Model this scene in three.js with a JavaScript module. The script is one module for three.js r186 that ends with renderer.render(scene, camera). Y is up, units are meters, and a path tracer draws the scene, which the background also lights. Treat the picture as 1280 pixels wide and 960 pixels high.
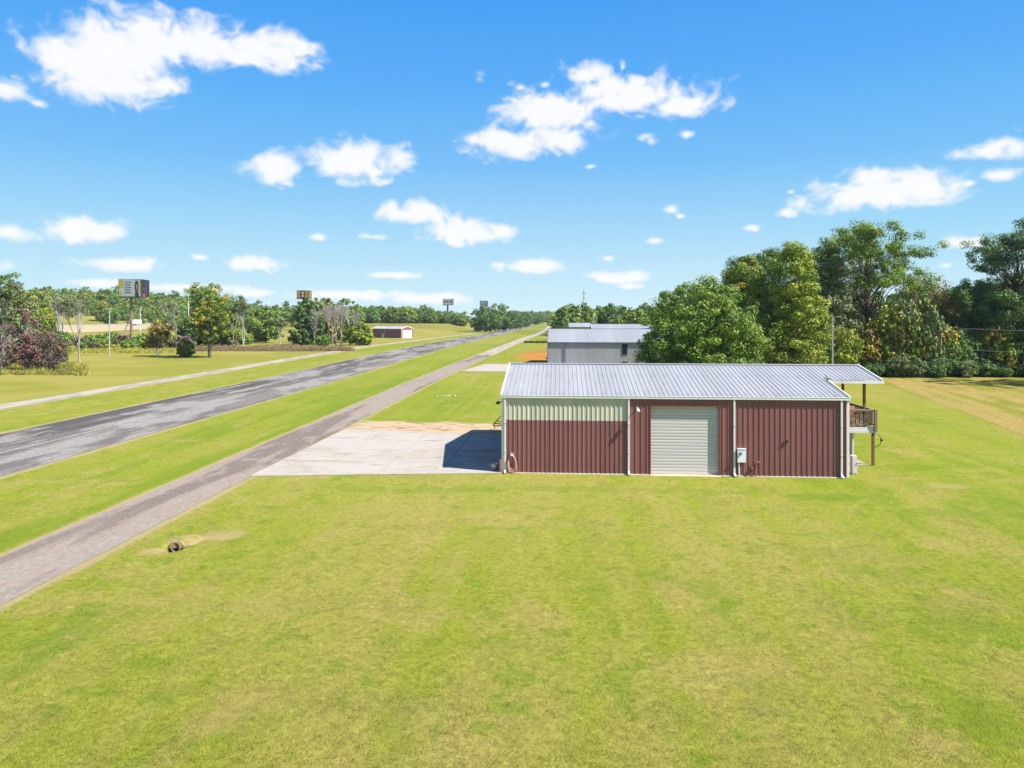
import * as THREE from 'three';
import { mergeGeometries } from 'three/addons/utils/BufferGeometryUtils.js';

// ---------------------------------------------------------------- camera, sky, sun, exposure
const scene = new THREE.Scene();
const FOCAL = 889, HORIZON = 395.2, EYE = 9.95, YAW = 0.069;   // the photograph's 1280 x 960 lens, level, shifted down
const camera = new THREE.PerspectiveCamera(2 * Math.atan(480 / FOCAL) * 180 / Math.PI, 1280 / 960, 0.5, 9000);
camera.position.set(0, EYE, 0);
camera.rotation.y = YAW;
camera.setViewOffset(1280, 960, 0, 480 - HORIZON, 1280, 960);

const renderer = new THREE.WebGLRenderer({ antialias: true });
renderer.setSize(1024, 768);
renderer.toneMapping = THREE.LinearToneMapping;
renderer.toneMappingExposure = 2.4;
renderer.shadowMap.enabled = true;

const SUN = new THREE.Vector3(3.87, 4.9, 1.25).normalize();
const sun = new THREE.DirectionalLight(new THREE.Color(1, 0.955, 0.87), 5);
sun.target.position.set(0, 0, -80);
sun.position.copy(SUN).multiplyScalar(300).add(sun.target.position);
sun.name = 'sun';
sun.castShadow = true;
sun.shadow.radius = 1;
sun.shadow.mapSize.set(4096, 4096);
Object.assign(sun.shadow.camera, { left: -160, right: 160, top: 160, bottom: -160, near: 1, far: 900 });
scene.add(sun, sun.target);

// ---------------------------------------------------------------- numbers and noise
function rng(seed) {
  let s = seed | 0;
  return () => { s = (s + 0x6d2b79f5) | 0; let t = Math.imul(s ^ (s >>> 15), 1 | s); t = (t + Math.imul(t ^ (t >>> 7), 61 | t)) ^ t; return ((t ^ (t >>> 14)) >>> 0) / 4294967296; };
}
const clamp = (x, a = 0, b = 1) => (x < a ? a : x > b ? b : x);
const sstep = (a, b, x) => { const t = clamp((x - a) / (b - a)); return t * t * (3 - 2 * t); };
const lerp = (a, b, t) => a + (b - a) * t;
const mix3 = (a, b, t) => [lerp(a[0], b[0], t), lerp(a[1], b[1], t), lerp(a[2], b[2], t)];
const PERM = new Float32Array(65536);
{ const r = rng(7); for (let i = 0; i < 65536; i++) PERM[i] = r(); }
const lat = (ix, iy) => PERM[(((ix * 73) ^ (iy * 2749)) + iy * 181 + (ix * iy * 7)) & 65535];
function noise(x, y) {
  const ix = Math.floor(x), iy = Math.floor(y), fx = x - ix, fy = y - iy, u = fx * fx * (3 - 2 * fx), v = fy * fy * (3 - 2 * fy);
  const a = lat(ix, iy), b = lat(ix + 1, iy), c = lat(ix, iy + 1), d = lat(ix + 1, iy + 1);
  return a + (b - a) * u + (c - a) * v + (a - b - c + d) * u * v;
}
function fbm(x, y, n) { let s = 0, a = 0.5, t = 0; for (let i = 0; i < n; i++) { s += a * noise(x, y); t += a; a *= 0.5; x = x * 2.03 + 17.3; y = y * 2.03 + 9.1; } return s / t; }

// a photo pixel and a distance along the lens axis give a place on the ground
const SA = Math.sin(YAW), CA = Math.cos(YAW);
const spot = (px, D) => { const X = (px - 640) / FOCAL * D; return [X * CA - D * SA, -(D * CA + X * SA)]; };
const heightAt = (py, D) => EYE - (py - HORIZON) / FOCAL * D;

// ---------------------------------------------------------------- sky: air and fair-weather clouds
{
  const W = 4096, Hh = 2048, data = new Float32Array(W * Hh * 4), D2R = Math.PI / 180;
  const dirOf = (px, py) => { const X = (px - 640) / FOCAL, Y = (HORIZON - py) / FOCAL; return [Math.atan(X) - YAW, Math.atan(Y / Math.hypot(1, X))]; };
  // lobes: x, y, half width, half height of each puff, in photo pixels
  const seenClouds = [
    [[90, 78, 46, 36], [140, 72, 62, 48], [195, 48, 66, 34], [250, 55, 40, 28], [118, 100, 48, 26], [205, 106, 26, 16], [335, 64, 58, 24], [368, 54, 30, 18], [300, 72, 30, 14]],
    [[4, 112, 27, 20]], [[50, 130, 13, 6]], [[20, 96, 14, 7]],
    [[340, 212, 37, 23]], [[445, 205, 56, 26], [502, 198, 27, 21], [470, 226, 20, 12]],
    [[520, 266, 50, 18], [585, 292, 66, 18], [628, 291, 30, 15], [572, 304, 26, 10]],
    [[735, 95, 36, 17], [778, 84, 9, 14], [700, 140, 72, 30], [640, 182, 66, 22], [800, 120, 88, 24], [845, 131, 54, 16], [770, 112, 66, 22], [690, 175, 50, 22]],
    [[600, 99, 13, 11]], [[814, 177, 21, 12]], [[858, 168, 14, 8]], [[739, 208, 11, 5]], [[650, 110, 10, 6]], [[680, 106, 16, 9]], [[850, 98, 9, 4]],
    [[1100, 240, 84, 24], [1150, 243, 36, 21], [1090, 224, 34, 15], [1125, 220, 24, 13]],
    [[1232, 189, 34, 12], [1270, 184, 26, 17]], [[1248, 220, 26, 12]], [[1210, 230, 11, 9]], [[982, 267, 18, 8]], [[988, 240, 11, 5]], [[942, 285, 13, 7]],
    [[838, 262, 18, 9], [852, 270, 9, 5]], [[818, 301, 21, 9]], [[760, 324, 16, 6]], [[1212, 302, 32, 10]], [[1185, 332, 14, 6]],
    [[18, 292, 28, 15]], [[103, 288, 46, 16]], [[150, 331, 46, 9], [186, 327, 21, 10]], [[13, 333, 15, 12]], [[253, 322, 15, 7]], [[320, 330, 46, 10]],
    [[400, 296, 16, 8]], [[490, 344, 42, 5]], [[465, 296, 22, 5]], [[665, 334, 48, 10], [692, 330, 22, 8]], [[775, 347, 46, 9], [790, 343, 22, 8]], [[790, 358, 26, 5]],
    [[440, 369, 90, 7], [530, 374, 60, 9], [560, 370, 34, 8]], [[225, 360, 90, 6]], [[120, 355, 40, 6]], [[950, 345, 40, 6]], [[310, 366, 40, 6]],
  ];
  const lobes = [];   // azimuth, elevation, half width, half height (radians), cloud number
  seenClouds.forEach((c, n) => { for (const [x, y, w, h] of c) { const [az, el] = dirOf(x, y); lobes.push([az, el, w / FOCAL * 0.97, h / FOCAL * 0.97, n]); } });
  const r = rng(31), half = Math.atan(640 / FOCAL) + 0.06;
  for (let k = 0; k < 150; k++) {   // the same sort of sky goes on all round and overhead
    const az = (r() * 2 - 1) * Math.PI, el = Math.asin(0.03 + 0.72 * r() ** 1.5), rel = Math.abs(((az + YAW + 3 * Math.PI) % (2 * Math.PI)) - Math.PI);
    const size = (0.02 + 0.055 * r()) * (0.35 + 1.3 * Math.sin(el)), n = 2 + Math.floor(r() * 5);
    if (rel < half + size * 3 && el < 0.5) continue;
    for (let j = 0; j < n; j++) lobes.push([az + (r() - 0.5) * size * 3 / Math.cos(el), el + (r() - 0.5) * size * 0.7, size * (0.7 + 0.7 * r()), size * (0.3 + 0.35 * r()), 100 + k]);
  }
  const dens = new Float32Array(W * Hh).fill(-9);
  for (const [az, el, w, h] of lobes) {
    const full = 0.6 + 0.5 * sstep(0.008, 0.05, w);   // little puffs are thin
    const px = (a) => ((a - Math.PI / 2) / (2 * Math.PI) + 0.5) * W;   // azimuth 0 looks along -z
    const cosE = Math.cos(el), x0 = Math.floor(px(az - w * 1.7 / cosE)), x1 = Math.ceil(px(az + w * 1.7 / cosE));
    const y0 = Math.max(0, Math.floor(((el - h * 1.8) / Math.PI + 0.5) * Hh)), y1 = Math.min(Hh - 1, Math.ceil(((el + h * 1.8) / Math.PI + 0.5) * Hh));
    for (let y = y0; y <= y1; y++) {
      const e = ((y + 0.5) / Hh - 0.5) * Math.PI, de = (e - el) / (e < el ? h * 0.86 : h);
      for (let x = x0; x <= x1; x++) {
        const a = ((x + 0.5) / W - 0.5) * 2 * Math.PI + Math.PI / 2, da = (a - az) * cosE / w, v = full - Math.sqrt(da * da + de * de), i = y * W + ((x % W) + W) % W;
        const o = dens[i], kk = 0.25, hmx = clamp(0.5 + 0.5 * (v - o) / kk);
        dens[i] = o < -8 ? v : lerp(o, v, hmx) + kk * hmx * (1 - hmx) * 0.6;
      }
    }
  }
  // clear air by elevation in degrees, as exposed; divided by the exposure below
  const air = [[-90, 0.48, 0.54, 0.48], [-2, 0.54, 0.67, 0.67], [0, 0.66, 0.86, 0.94], [3, 0.54, 0.81, 0.95], [7, 0.36, 0.69, 0.95], [12, 0.190, 0.53, 0.95], [18, 0.108, 0.425, 0.935], [24, 0.068, 0.352, 0.91], [40, 0.068, 0.29, 0.76], [90, 0.045, 0.19, 0.60]];
  const EXPOSED = 1 / renderer.toneMappingExposure;
  for (let y = 0; y < Hh; y++) {
    const e = ((y + 0.5) / Hh - 0.5) * 180;
    let k = 0; while (k < air.length - 2 && e > air[k + 1][0]) k++;
    const t = clamp((e - air[k][0]) / (air[k + 1][0] - air[k][0])), base = mix3(air[k].slice(1), air[k + 1].slice(1), t);
    for (let x = 0; x < W; x++) {
      const i = y * W + x, a = ((x + 0.5) / W) * 360, ca = a / 3.0, ce = e / 2.2;
      const haze = 1 + 0.10 * (noise(a / 17, e / 6) - 0.5);
      let c = [base[0] * haze, base[1], base[2]];
      if (dens[i] > -0.9) {
        const wx = fbm(ca * 1.1, ce * 1.1, 3) - 0.5, wy = fbm(ca * 1.1 + 40, ce * 1.1 + 7, 3) - 0.5;
        const n1 = fbm(ca * 2.4 + wx * 2.2, ce * 2.4 + wy * 2.2, 6), n2 = fbm(ca * 7 + wx * 4, ce * 7 + wy * 4, 4);
        const d = dens[i] + 0.06 + 1.3 * (n1 - 0.5) + 0.42 * (n2 - 0.5);
        const alpha = 0.97 * sstep(-0.08, 0.75, d) * (0.86 + 0.14 * sstep(0.2, 0.7, 1.2 - n1 + 0.4 * d));
        c = mix3(c, [0.985, 0.99, 1.0], clamp(alpha));
      }
      for (let q = 0; q < 3; q++) data[i * 4 + q] = c[q] * EXPOSED;
      data[i * 4 + 3] = 1;
    }
  }
  const sky = new THREE.DataTexture(data, W, Hh, THREE.RGBAFormat, THREE.FloatType);
  sky.mapping = THREE.EquirectangularReflectionMapping;
  sky.magFilter = THREE.LinearFilter;
  sky.needsUpdate = true;
  scene.background = sky;
  scene.environment = sky;
}

// ---------------------------------------------------------------- naming and building helpers
const taken = {};
function numbered(name) { const n = taken[name] = (taken[name] ?? -1) + 1; return n ? name + '_' + String(n).padStart(3, '0') : name; }
function put(o, name, label, category, group, kind) {
  o.name = numbered(name);
  if (label) o.userData.label = label;
  if (category) o.userData.category = category;
  if (group) o.userData.group = group;
  if (kind) o.userData.kind = kind;
  scene.add(o);
  return o;
}
const thing = (name, label, category, [x, y, z] = [0, 0, 0], turn = 0, group) => { const g = put(new THREE.Group(), name, label, category, group); g.position.set(x, y, z); g.rotation.y = turn; return g; };
const part = (parent, name, geometry, material, pos, rot) => { const m = new THREE.Mesh(Array.isArray(geometry) ? merged(geometry) : geometry, material); m.name = name; if (pos) m.position.set(...pos); if (rot) m.rotation.set(...rot); parent.add(m); return m; };
const merged = (list) => (list.length === 1 ? list[0] : mergeGeometries(list.map((g) => { const n = g.index ? g.toNonIndexed() : g; for (const k of Object.keys(n.attributes)) if (!['position', 'normal', 'uv'].includes(k)) n.deleteAttribute(k); return n; })));
const box = (w, h, d, x = 0, y = 0, z = 0, rx = 0, ry = 0, rz = 0) => { const g = new THREE.BoxGeometry(w, h, d); if (rx) g.rotateX(rx); if (ry) g.rotateY(ry); if (rz) g.rotateZ(rz); return g.translate(x, y, z); };
const V = (...a) => new THREE.Vector3(...a);
function rod(a, b, r0, r1 = r0, seg = 8) {
  const d = b.clone().sub(a), g = new THREE.CylinderGeometry(r1, r0, d.length(), seg, 1);
  g.applyQuaternion(new THREE.Quaternion().setFromUnitVectors(V(0, 1, 0), d.clone().normalize()));
  return g.translate((a.x + b.x) / 2, (a.y + b.y) / 2, (a.z + b.z) / 2);
}
const tube = (pts, r, n = 24, seg = 7) => new THREE.TubeGeometry(new THREE.CatmullRomCurve3(pts), n, r, seg);
const mat = (rgb, roughness = 0.8, more = {}) => new THREE.MeshStandardMaterial({ color: new THREE.Color().setRGB(...rgb), roughness, ...more });
const toS = (c) => 255 * clamp(c <= 0.0031308 ? c * 12.92 : 1.055 * c ** (1 / 2.4) - 0.055);
function texture(w, h, fn, srgb = true) {   // fn(u, v) gives linear rgb, or one number for a data map
  const d = new Uint8Array(w * h * 4);
  for (let y = 0, i = 0; y < h; y++) for (let x = 0; x < w; x++, i += 4) {
    const c = fn((x + 0.5) / w, (y + 0.5) / h);
    if (srgb) { d[i] = toS(c[0]); d[i + 1] = toS(c[1]); d[i + 2] = toS(c[2]); } else d[i] = d[i + 1] = d[i + 2] = 255 * clamp(c);
    d[i + 3] = 255;
  }
  const t = new THREE.DataTexture(d, w, h);
  t.wrapS = t.wrapT = THREE.RepeatWrapping; t.magFilter = THREE.LinearFilter; t.minFilter = THREE.LinearMipmapLinearFilter; t.generateMipmaps = true;
  if (srgb) t.colorSpace = THREE.SRGBColorSpace;
  t.needsUpdate = true;
  return t;
}

const matte = (more) => new THREE.MeshPhysicalMaterial({ roughness: 1, specularIntensity: 0.12, ...more });   // soil, grass and rough pavement
// ---------------------------------------------------------------- the lie of the land
// fx is the distance along the airstrip (-z); the strip undulates a little, woods and fields rise to the left
const PROFILE = [[-400, 0], [110, 0], [165, 0.22], [210, 0.36], [300, -0.2], [460, -1.2], [775, -2.2], [1395, -1.9], [3000, -1.9]];
function strip(f) {
  let k = 0; while (k < PROFILE.length - 2 && f > PROFILE[k + 1][0]) k++;
  const [a, b] = [PROFILE[k], PROFILE[k + 1]], t = clamp((f - a[0]) / (b[0] - a[0]));
  return lerp(a[1], b[1], t * t * (3 - 2 * t));
}
const PIT = { x: -16.66, f: 29.7 };
function land(x, z) {
  const f = -z;
  let h = strip(f);
  const left = sstep(-66, -100, x);
  if (left > 0) h += left * (5.2 * sstep(330, 570, f) * sstep(-330, -180, x) + 27 * Math.exp(-(((x + 490) / 165) ** 2) - (((f - 720) / 260) ** 2)) + 1.6 * Math.exp(-(((x + 120) / 26) ** 2) - (((f - 372) / 30) ** 2)));
  const right = sstep(60, 200, x); if (right > 0) h += right * 7 * sstep(420, 800, f);
  const dx = x - PIT.x, df = f - PIT.f;
  if (dx * dx + df * df < 9) {   // a scoop in front of the culvert; the pipe lies in a slot behind it
    h -= 0.36 * Math.exp(-((dx / 0.34) ** 2) - (((df + 0.16) / 0.40) ** 2));
    if (Math.abs(dx) < 0.25 && df > -0.05 && df < 1.2) h = -0.9;
  }
  return h;
}
const onLand = (px, D) => { const [x, z] = spot(px, D); return [x, land(x, z), z]; };
const taxiX = (f) => -21.15 + 3.6 * sstep(90, 240, f) + 4.6 * sstep(240, 560, f) - 6 * sstep(600, 1250, f);
const pathX = (f) => -61.2 + 3.5 * sstep(230, 420, f) + 6 * sstep(420, 760, f);

// ground colours are the plants and soil themselves: mown grass, straw, clover, sand, red clay
const GRASS = [0.156, 0.174, 0.019], LUSH = [0.104, 0.150, 0.012], STRAW = [0.212, 0.180, 0.050], DULL = [0.150, 0.146, 0.034], SAND = [0.27, 0.205, 0.125], CLAY = [0.34, 0.115, 0.024];
function lawn(x, f, fine) {
  const big = fbm(x / 26 + 5, f / 22, 3), mid = fbm(x / 5.2 + 1.7, f / 8.5 + 30, 4);
  const wob = x + 0.7 * (noise(f / 11, 3) - 0.5), pass = noise(wob / 0.62 + 90, f / 40), stripe = pass * 0.5 + noise(wob / 1.7 + 10, f / 60) * 0.5;   // mower passes run along the strip
  let c = mix3(GRASS, STRAW, 0.66 * sstep(0.45, 0.72, 0.36 * big + 0.30 * mid + 0.34 * stripe + 0.01));
  c = mix3(c, LUSH, 0.75 * sstep(0.50, 0.70, 0.38 * (1 - big) + 0.28 * fbm(x / 3.1 + 77, f / 5.5, 4) + 0.34 * (1 - stripe)));
  c = mix3(c, STRAW, 0.7 * sstep(0.60, 0.78, fbm(x / 2.1 + 300, f / 2.9 + 12, 4) + 0.12 * (big - 0.5)));
  c = mix3(c, DULL, 0.4 * sstep(0.60, 0.74, fbm(x / 1.3 + 500, f / 1.5, 3)));
  c = mix3(c, LUSH, 0.55 * sstep(0.64, 0.76, fbm(x / 0.8 + 40, f / 0.9 + 8, 3)));   // clover
  if (fine) { const g = noise(x * 9, f * 9) * 0.4 + noise(x * 21, f * 21) * 0.6, k = 0.62 + 0.76 * g; c = [c[0] * k, c[1] * k, c[2] * k]; }
  else { const k = 0.86 + 0.28 * noise(x * 1.7, f * 1.7); c = [c[0] * k, c[1] * k, c[2] * k]; }
  return c;
}
// stretches of lawn the photo tells apart: photo pixel, half sizes in metres, what grows there, how much
const STRETCH = [[1045, 622, 4, 1.1, LUSH, 0.9], [1130, 585, 4.5, 1.4, LUSH, 0.8], [1190, 640, 7, 1.6, LUSH, 0.5], [760, 612, 14, 1.1, LUSH, 0.5], [500, 612, 8, 1.0, LUSH, 0.6], [620, 640, 6, 1.2, STRAW, 0.5], [640, 655, 3, 0.8, STRAW, 0.7], [900, 670, 7, 0.8, STRAW, 0.35],
  [1135, 598, 1.6, 0.5, STRAW, 0.9], [1225, 588, 3, 0.7, STRAW, 0.6], [1165, 930, 1.1, 0.7, STRAW, 1], [1060, 790, 1.6, 0.7, STRAW, 0.6], [1200, 790, 3, 1.5, LUSH, 0.6], [1235, 900, 1.6, 2.0, LUSH, 0.6], [1110, 720, 3, 1.6, LUSH, 0.45], [230, 745, 2.6, 1.6, STRAW, 0.8], [330, 760, 3, 1.2, STRAW, 0.6], [180, 790, 2.0, 1.4, STRAW, 0.5],
  [90, 790, 1.4, 3.2, LUSH, 0.55], [40, 830, 1.0, 2.4, LUSH, 0.55], [330, 870, 1.2, 1.6, STRAW, 0.7], [260, 900, 0.9, 1.0, STRAW, 0.6], [440, 640, 5, 2.2, STRAW, 0.35], [900, 760, 1.0, 5, LUSH, 0.5], [745, 730, 0.8, 5, LUSH, 0.45], [560, 730, 0.9, 6, STRAW, 0.5], [1010, 690, 4, 0.8, DULL, 0.5], [1130, 700, 3, 0.7, DULL, 0.5]].map(([px, py, rx, rf, c, k]) => { const [x, z] = spot(px, FOCAL * EYE / (py - HORIZON)); return [x, -z, rx, rf, c, k]; });
const patch = (x, f, cx, cf, rx, rf, ragged = 0.5) => { const dx = (x - cx) / rx, df = (f - cf) / rf, d = dx * dx + df * df; return d > 4 ? 0 : 1 - sstep(0.35, 1, Math.sqrt(d) + ragged * (fbm(x / 1.2 + cx, f / 1.2, 4) - 0.5) + 0.5 * ragged * (fbm(x * 2.6 + cf, f * 2.6, 3) - 0.5)); };
function soil(x, f, fine) {
  let c = lawn(x, f, fine);
  if (f < 62 && f > 10) for (const [cx, cf, rx, rf, tint, k] of STRETCH) { const p = patch(x, f, cx, cf, rx, rf, 1.1); if (p > 0) { const t = fine ? 0.8 + 0.4 * noise(x * 14, f * 14) : 1; c = mix3(c, [tint[0] * t, tint[1] * t, tint[2] * t], p * k * sstep(0.25, 0.7, fbm(x / 0.55 + cx, f / 0.7, 4) + 0.25 * (p - 0.5))); } }
  // hay field cut in rows, right of the hangar
  const edge = 37 + (f - 60) * 0.2 + 1.2 * (fbm(f / 5, 3, 2) - 0.5), hay = sstep(edge, edge + 1.6, x) * sstep(20, 40, f) * (1 - sstep(190, 240, f));
  if (hay > 0) {
    const u = (x - f * 0.2), row = noise(u / 1.5 + 50, f / 40) * 0.55 + 0.45 * noise(u / 0.45, f / 7), t = fbm(x / 6 + 9, f / 9, 3);
    const h = mix3([0.222, 0.168, 0.052], [0.150, 0.146, 0.022], sstep(0.40, 0.62, row * 0.72 + t * 0.34));
    const k = fine ? 0.75 + 0.5 * noise(x * 8, f * 8) : 0.88 + 0.24 * noise(x * 1.5, f * 1.5);
    c = mix3(c, [h[0] * k, h[1] * k, h[2] * k], hay);
  }
  // drier field left of the gravel path
  const dry = sstep(-62, -66, x);
  if (dry > 0) c = mix3(c, mix3([0.222, 0.186, 0.050], [0.165, 0.158, 0.026], sstep(0.4, 0.65, fbm(x / 14, f / 9, 3))), 0.75 * dry);
  const tx = taxiX(f), d = x - tx;
  // lush damp strip beside the taxiway, worn sandy verges beside each pavement
  if (f < 330) c = mix3(c, LUSH, 0.75 * sstep(-5.2, -3.6, d) * (1 - sstep(-2.9, -2.2, d)) * sstep(0.25, 0.6, fbm(x, f / 6, 3)));
  const worn = (e, w) => Math.max(0, 1 - Math.abs(e) / w);
  const verge = Math.max(worn(d + 2.1, 0.42), worn(d - 2.1, 0.5), worn(x + 47.3, 0.7), worn(x + 34.4, 0.5), worn(x - pathX(f) + 1.8, 0.7), worn(x - pathX(f) - 1.8, 0.7));
  if (verge > 0) c = mix3(c, SAND, 0.75 * sstep(0.25, 0.65, verge * 0.8 + 0.55 * (fbm(x * 1.3, f / 1.6, 3) - 0.4)));
  if (f > 58 && f < 70 && x > -20 && x < 0) {   // sandy bank beyond the apron
    const s = sstep(60.0, 60.6, f + (x + 18.9) * 0.16) * (1 - sstep(65.4, 66.8, f + 2.2 * (fbm(x / 1.5, f, 3) - 0.5) + (x + 12) * 0.05));
    c = mix3(c, mix3([0.33, 0.25, 0.165], [0.21, 0.135, 0.075], sstep(0.5, 0.75, fbm(x * 1.2, f * 2.5, 4))), s * sstep(-19.4, -18.2, x));
  }
  if (f < 45) c = mix3(c, [0.27, 0.20, 0.10], 0.85 * Math.max(patch(x, f, -17.2, 29.0, 0.9, 0.8, 0.9), patch(x, f, -16.6, 30.1, 0.9, 0.9, 0.9) * 0.7, patch(x, f, -15.1, 31.2, 1.35, 0.9, 1.0) * 0.75, patch(x, f, -19.6, 30.3, 0.5, 0.35) * 0.6));
  if (f > 40 && f < 62) c = mix3(c, SAND, 0.3 * patch(x, f, 22.2, 43.4, 1.7, 0.8, 1.2));
  // red clay beside the grey hangar
  if (f > 118 && f < 250 && x > -18 && x < 8) {
    const s = Math.max(patch(x, f, -4, 176, 9.5, 40, 0.5) * 0.9, patch(x, f, -2, 214, 8, 10, 0.5)), t = fbm(x / 4, f / 9, 4);
    c = mix3(c, mix3([0.20, 0.125, 0.035], CLAY, sstep(0.40, 0.54, t)), s);
  }
  if (x < -80 && f > 300 && f < 460) c = mix3(c, mix3([0.29, 0.16, 0.085], [0.33, 0.20, 0.12], fbm(x / 4, f / 4, 3)), patch(x / 8, f / 8, -128 / 8, 385 / 8, 26 / 8, 42 / 8, 0.4));
  if (x > 100 || f > 420 || x < -260) { const t = sstep(0.42, 0.6, fbm(x / 60, f / 60, 3)); c = mix3(c, [0.08, 0.095, 0.02], 0.45 * t); }
  return c;
}

{
  const A = { x0: -46, x1: 50, f0: 8, f1: 104 }, B = { x0: -300, x1: 212, f0: -60, f1: 452 }, C = { x0: -2600, x1: 2600, f0: -2200, f1: 3000 };
  const lines = (list) => [...new Set(list.map((v) => Math.round(v * 1000) / 1000))].sort((a, b) => a - b);
  const run = (a, b, s) => { const o = []; for (let v = a; v < b - 1e-6; v += s) o.push(v); o.push(b); return o; };
  const xs = lines([...run(-2600, -700, 190), ...run(-700, -300, 25), ...run(-300, -46, 12.7), ...run(-46, -18.6, 3.425), ...run(-18.6, -14.6, 0.1), ...run(-14.6, 50, 3.23), ...run(50, 212, 9), ...run(212, 2600, 199)]);
  const fs = lines([...run(-2200, -60, 214), ...run(-60, 8, 8.5), ...run(8, 27.7, 3.9), ...run(27.7, 32.7, 0.1), ...run(32.7, 104, 3.1), ...run(104, 452, 6), ...run(452, 900, 14), ...run(900, 1400, 25), ...run(1400, 3000, 160)]);
  const geos = [A, B, C].map((R, n) => {
    const pos = [], uv = [], idx = [], at = new Map(), inside = (Q, x, f) => x > Q.x0 && x < Q.x1 && f > Q.f0 && f < Q.f1;
    const vert = (i, j) => { const k = i * 10000 + j; if (!at.has(k)) { at.set(k, pos.length / 3); const x = xs[i], f = fs[j]; pos.push(x, land(x, -f), -f); uv.push((x - R.x0) / (R.x1 - R.x0), (f - R.f0) / (R.f1 - R.f0)); } return at.get(k); };
    for (let i = 0; i < xs.length - 1; i++) for (let j = 0; j < fs.length - 1; j++) {
      const x = (xs[i] + xs[i + 1]) / 2, f = (fs[j] + fs[j + 1]) / 2, own = inside(A, x, f) ? 0 : inside(B, x, f) ? 1 : 2;
      if (own !== n) continue;
      const a = vert(i, j), b = vert(i + 1, j), c = vert(i + 1, j + 1), d = vert(i, j + 1);
      idx.push(a, b, c, a, c, d);
    }
    const g = new THREE.BufferGeometry();
    g.setAttribute('position', new THREE.Float32BufferAttribute(pos, 3)); g.setAttribute('uv', new THREE.Float32BufferAttribute(uv, 2)); g.setIndex(idx); g.computeVertexNormals();
    return g;
  });
  const look = (R, fine, n = 2048) => { const t = texture(n, n, (u, v) => soil(lerp(R.x0, R.x1, u), lerp(R.f0, R.f1, v), fine)); t.wrapS = t.wrapT = THREE.ClampToEdgeWrapping; return t; };
  const bump = texture(512, 512, (u, v) => { const w = (n) => 0.5 * noise(u * n, v * n) + 0.5 * noise(u * n * 2.3, v * n * 2.3); return 0.5 * w(90) + 0.5 * noise(u * 230, v * 230); }, false);
  bump.repeat.set(24, 24);
  const mats = [matte({ map: look(A, true), bumpMap: bump, bumpScale: 0.012 }), matte({ map: look(B, false) }), matte({ map: look(C, false, 1024) })];
  put(new THREE.Mesh(mergeGeometries(geos, true), mats), 'ground', 'mown grass ground with straw patches and a hay field', 'ground', null, 'structure');
}

// ---------------------------------------------------------------- pavements: sheets laid on the land
function ribbon(left, right, f0, f1, step, lift, jitter, seed, tileW, tileL, across = 4) {
  const r = rng(seed), pos = [], uv = [], idx = [];
  const fs = []; for (let f = f0; f < f1;) { fs.push(f); f += f < 260 ? step : f < 500 ? step * 3 : step * 8; } fs.push(f1);
  fs.forEach((f, k) => {
    const a = left(f) + (r() - 0.5) * jitter, b = right(f) + (r() - 0.5) * jitter;
    for (let i = 0; i <= across; i++) { const x = lerp(a, b, i / across); pos.push(x, land(x, -f) + lift, -f); uv.push((x - left(f)) / tileW, f / tileL); }
    if (k) for (let i = 0; i < across; i++) { const p = (k - 1) * (across + 1) + i, q = p + across + 1; idx.push(p, p + 1, q + 1, p, q + 1, q); }
  });
  const g = new THREE.BufferGeometry();
  g.setAttribute('position', new THREE.Float32BufferAttribute(pos, 3)); g.setAttribute('uv', new THREE.Float32BufferAttribute(uv, 2)); g.setIndex(idx); g.computeVertexNormals();
  return g;
}
const wrapN = (x, y, w, h, fn) => { const tx = sstep(0.8, 1, x / w), ty = sstep(0.8, 1, y / h); return lerp(lerp(fn(x, y), fn(x - w, y), tx), lerp(fn(x, y - h), fn(x - w, y - h), tx), ty); };
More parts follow.
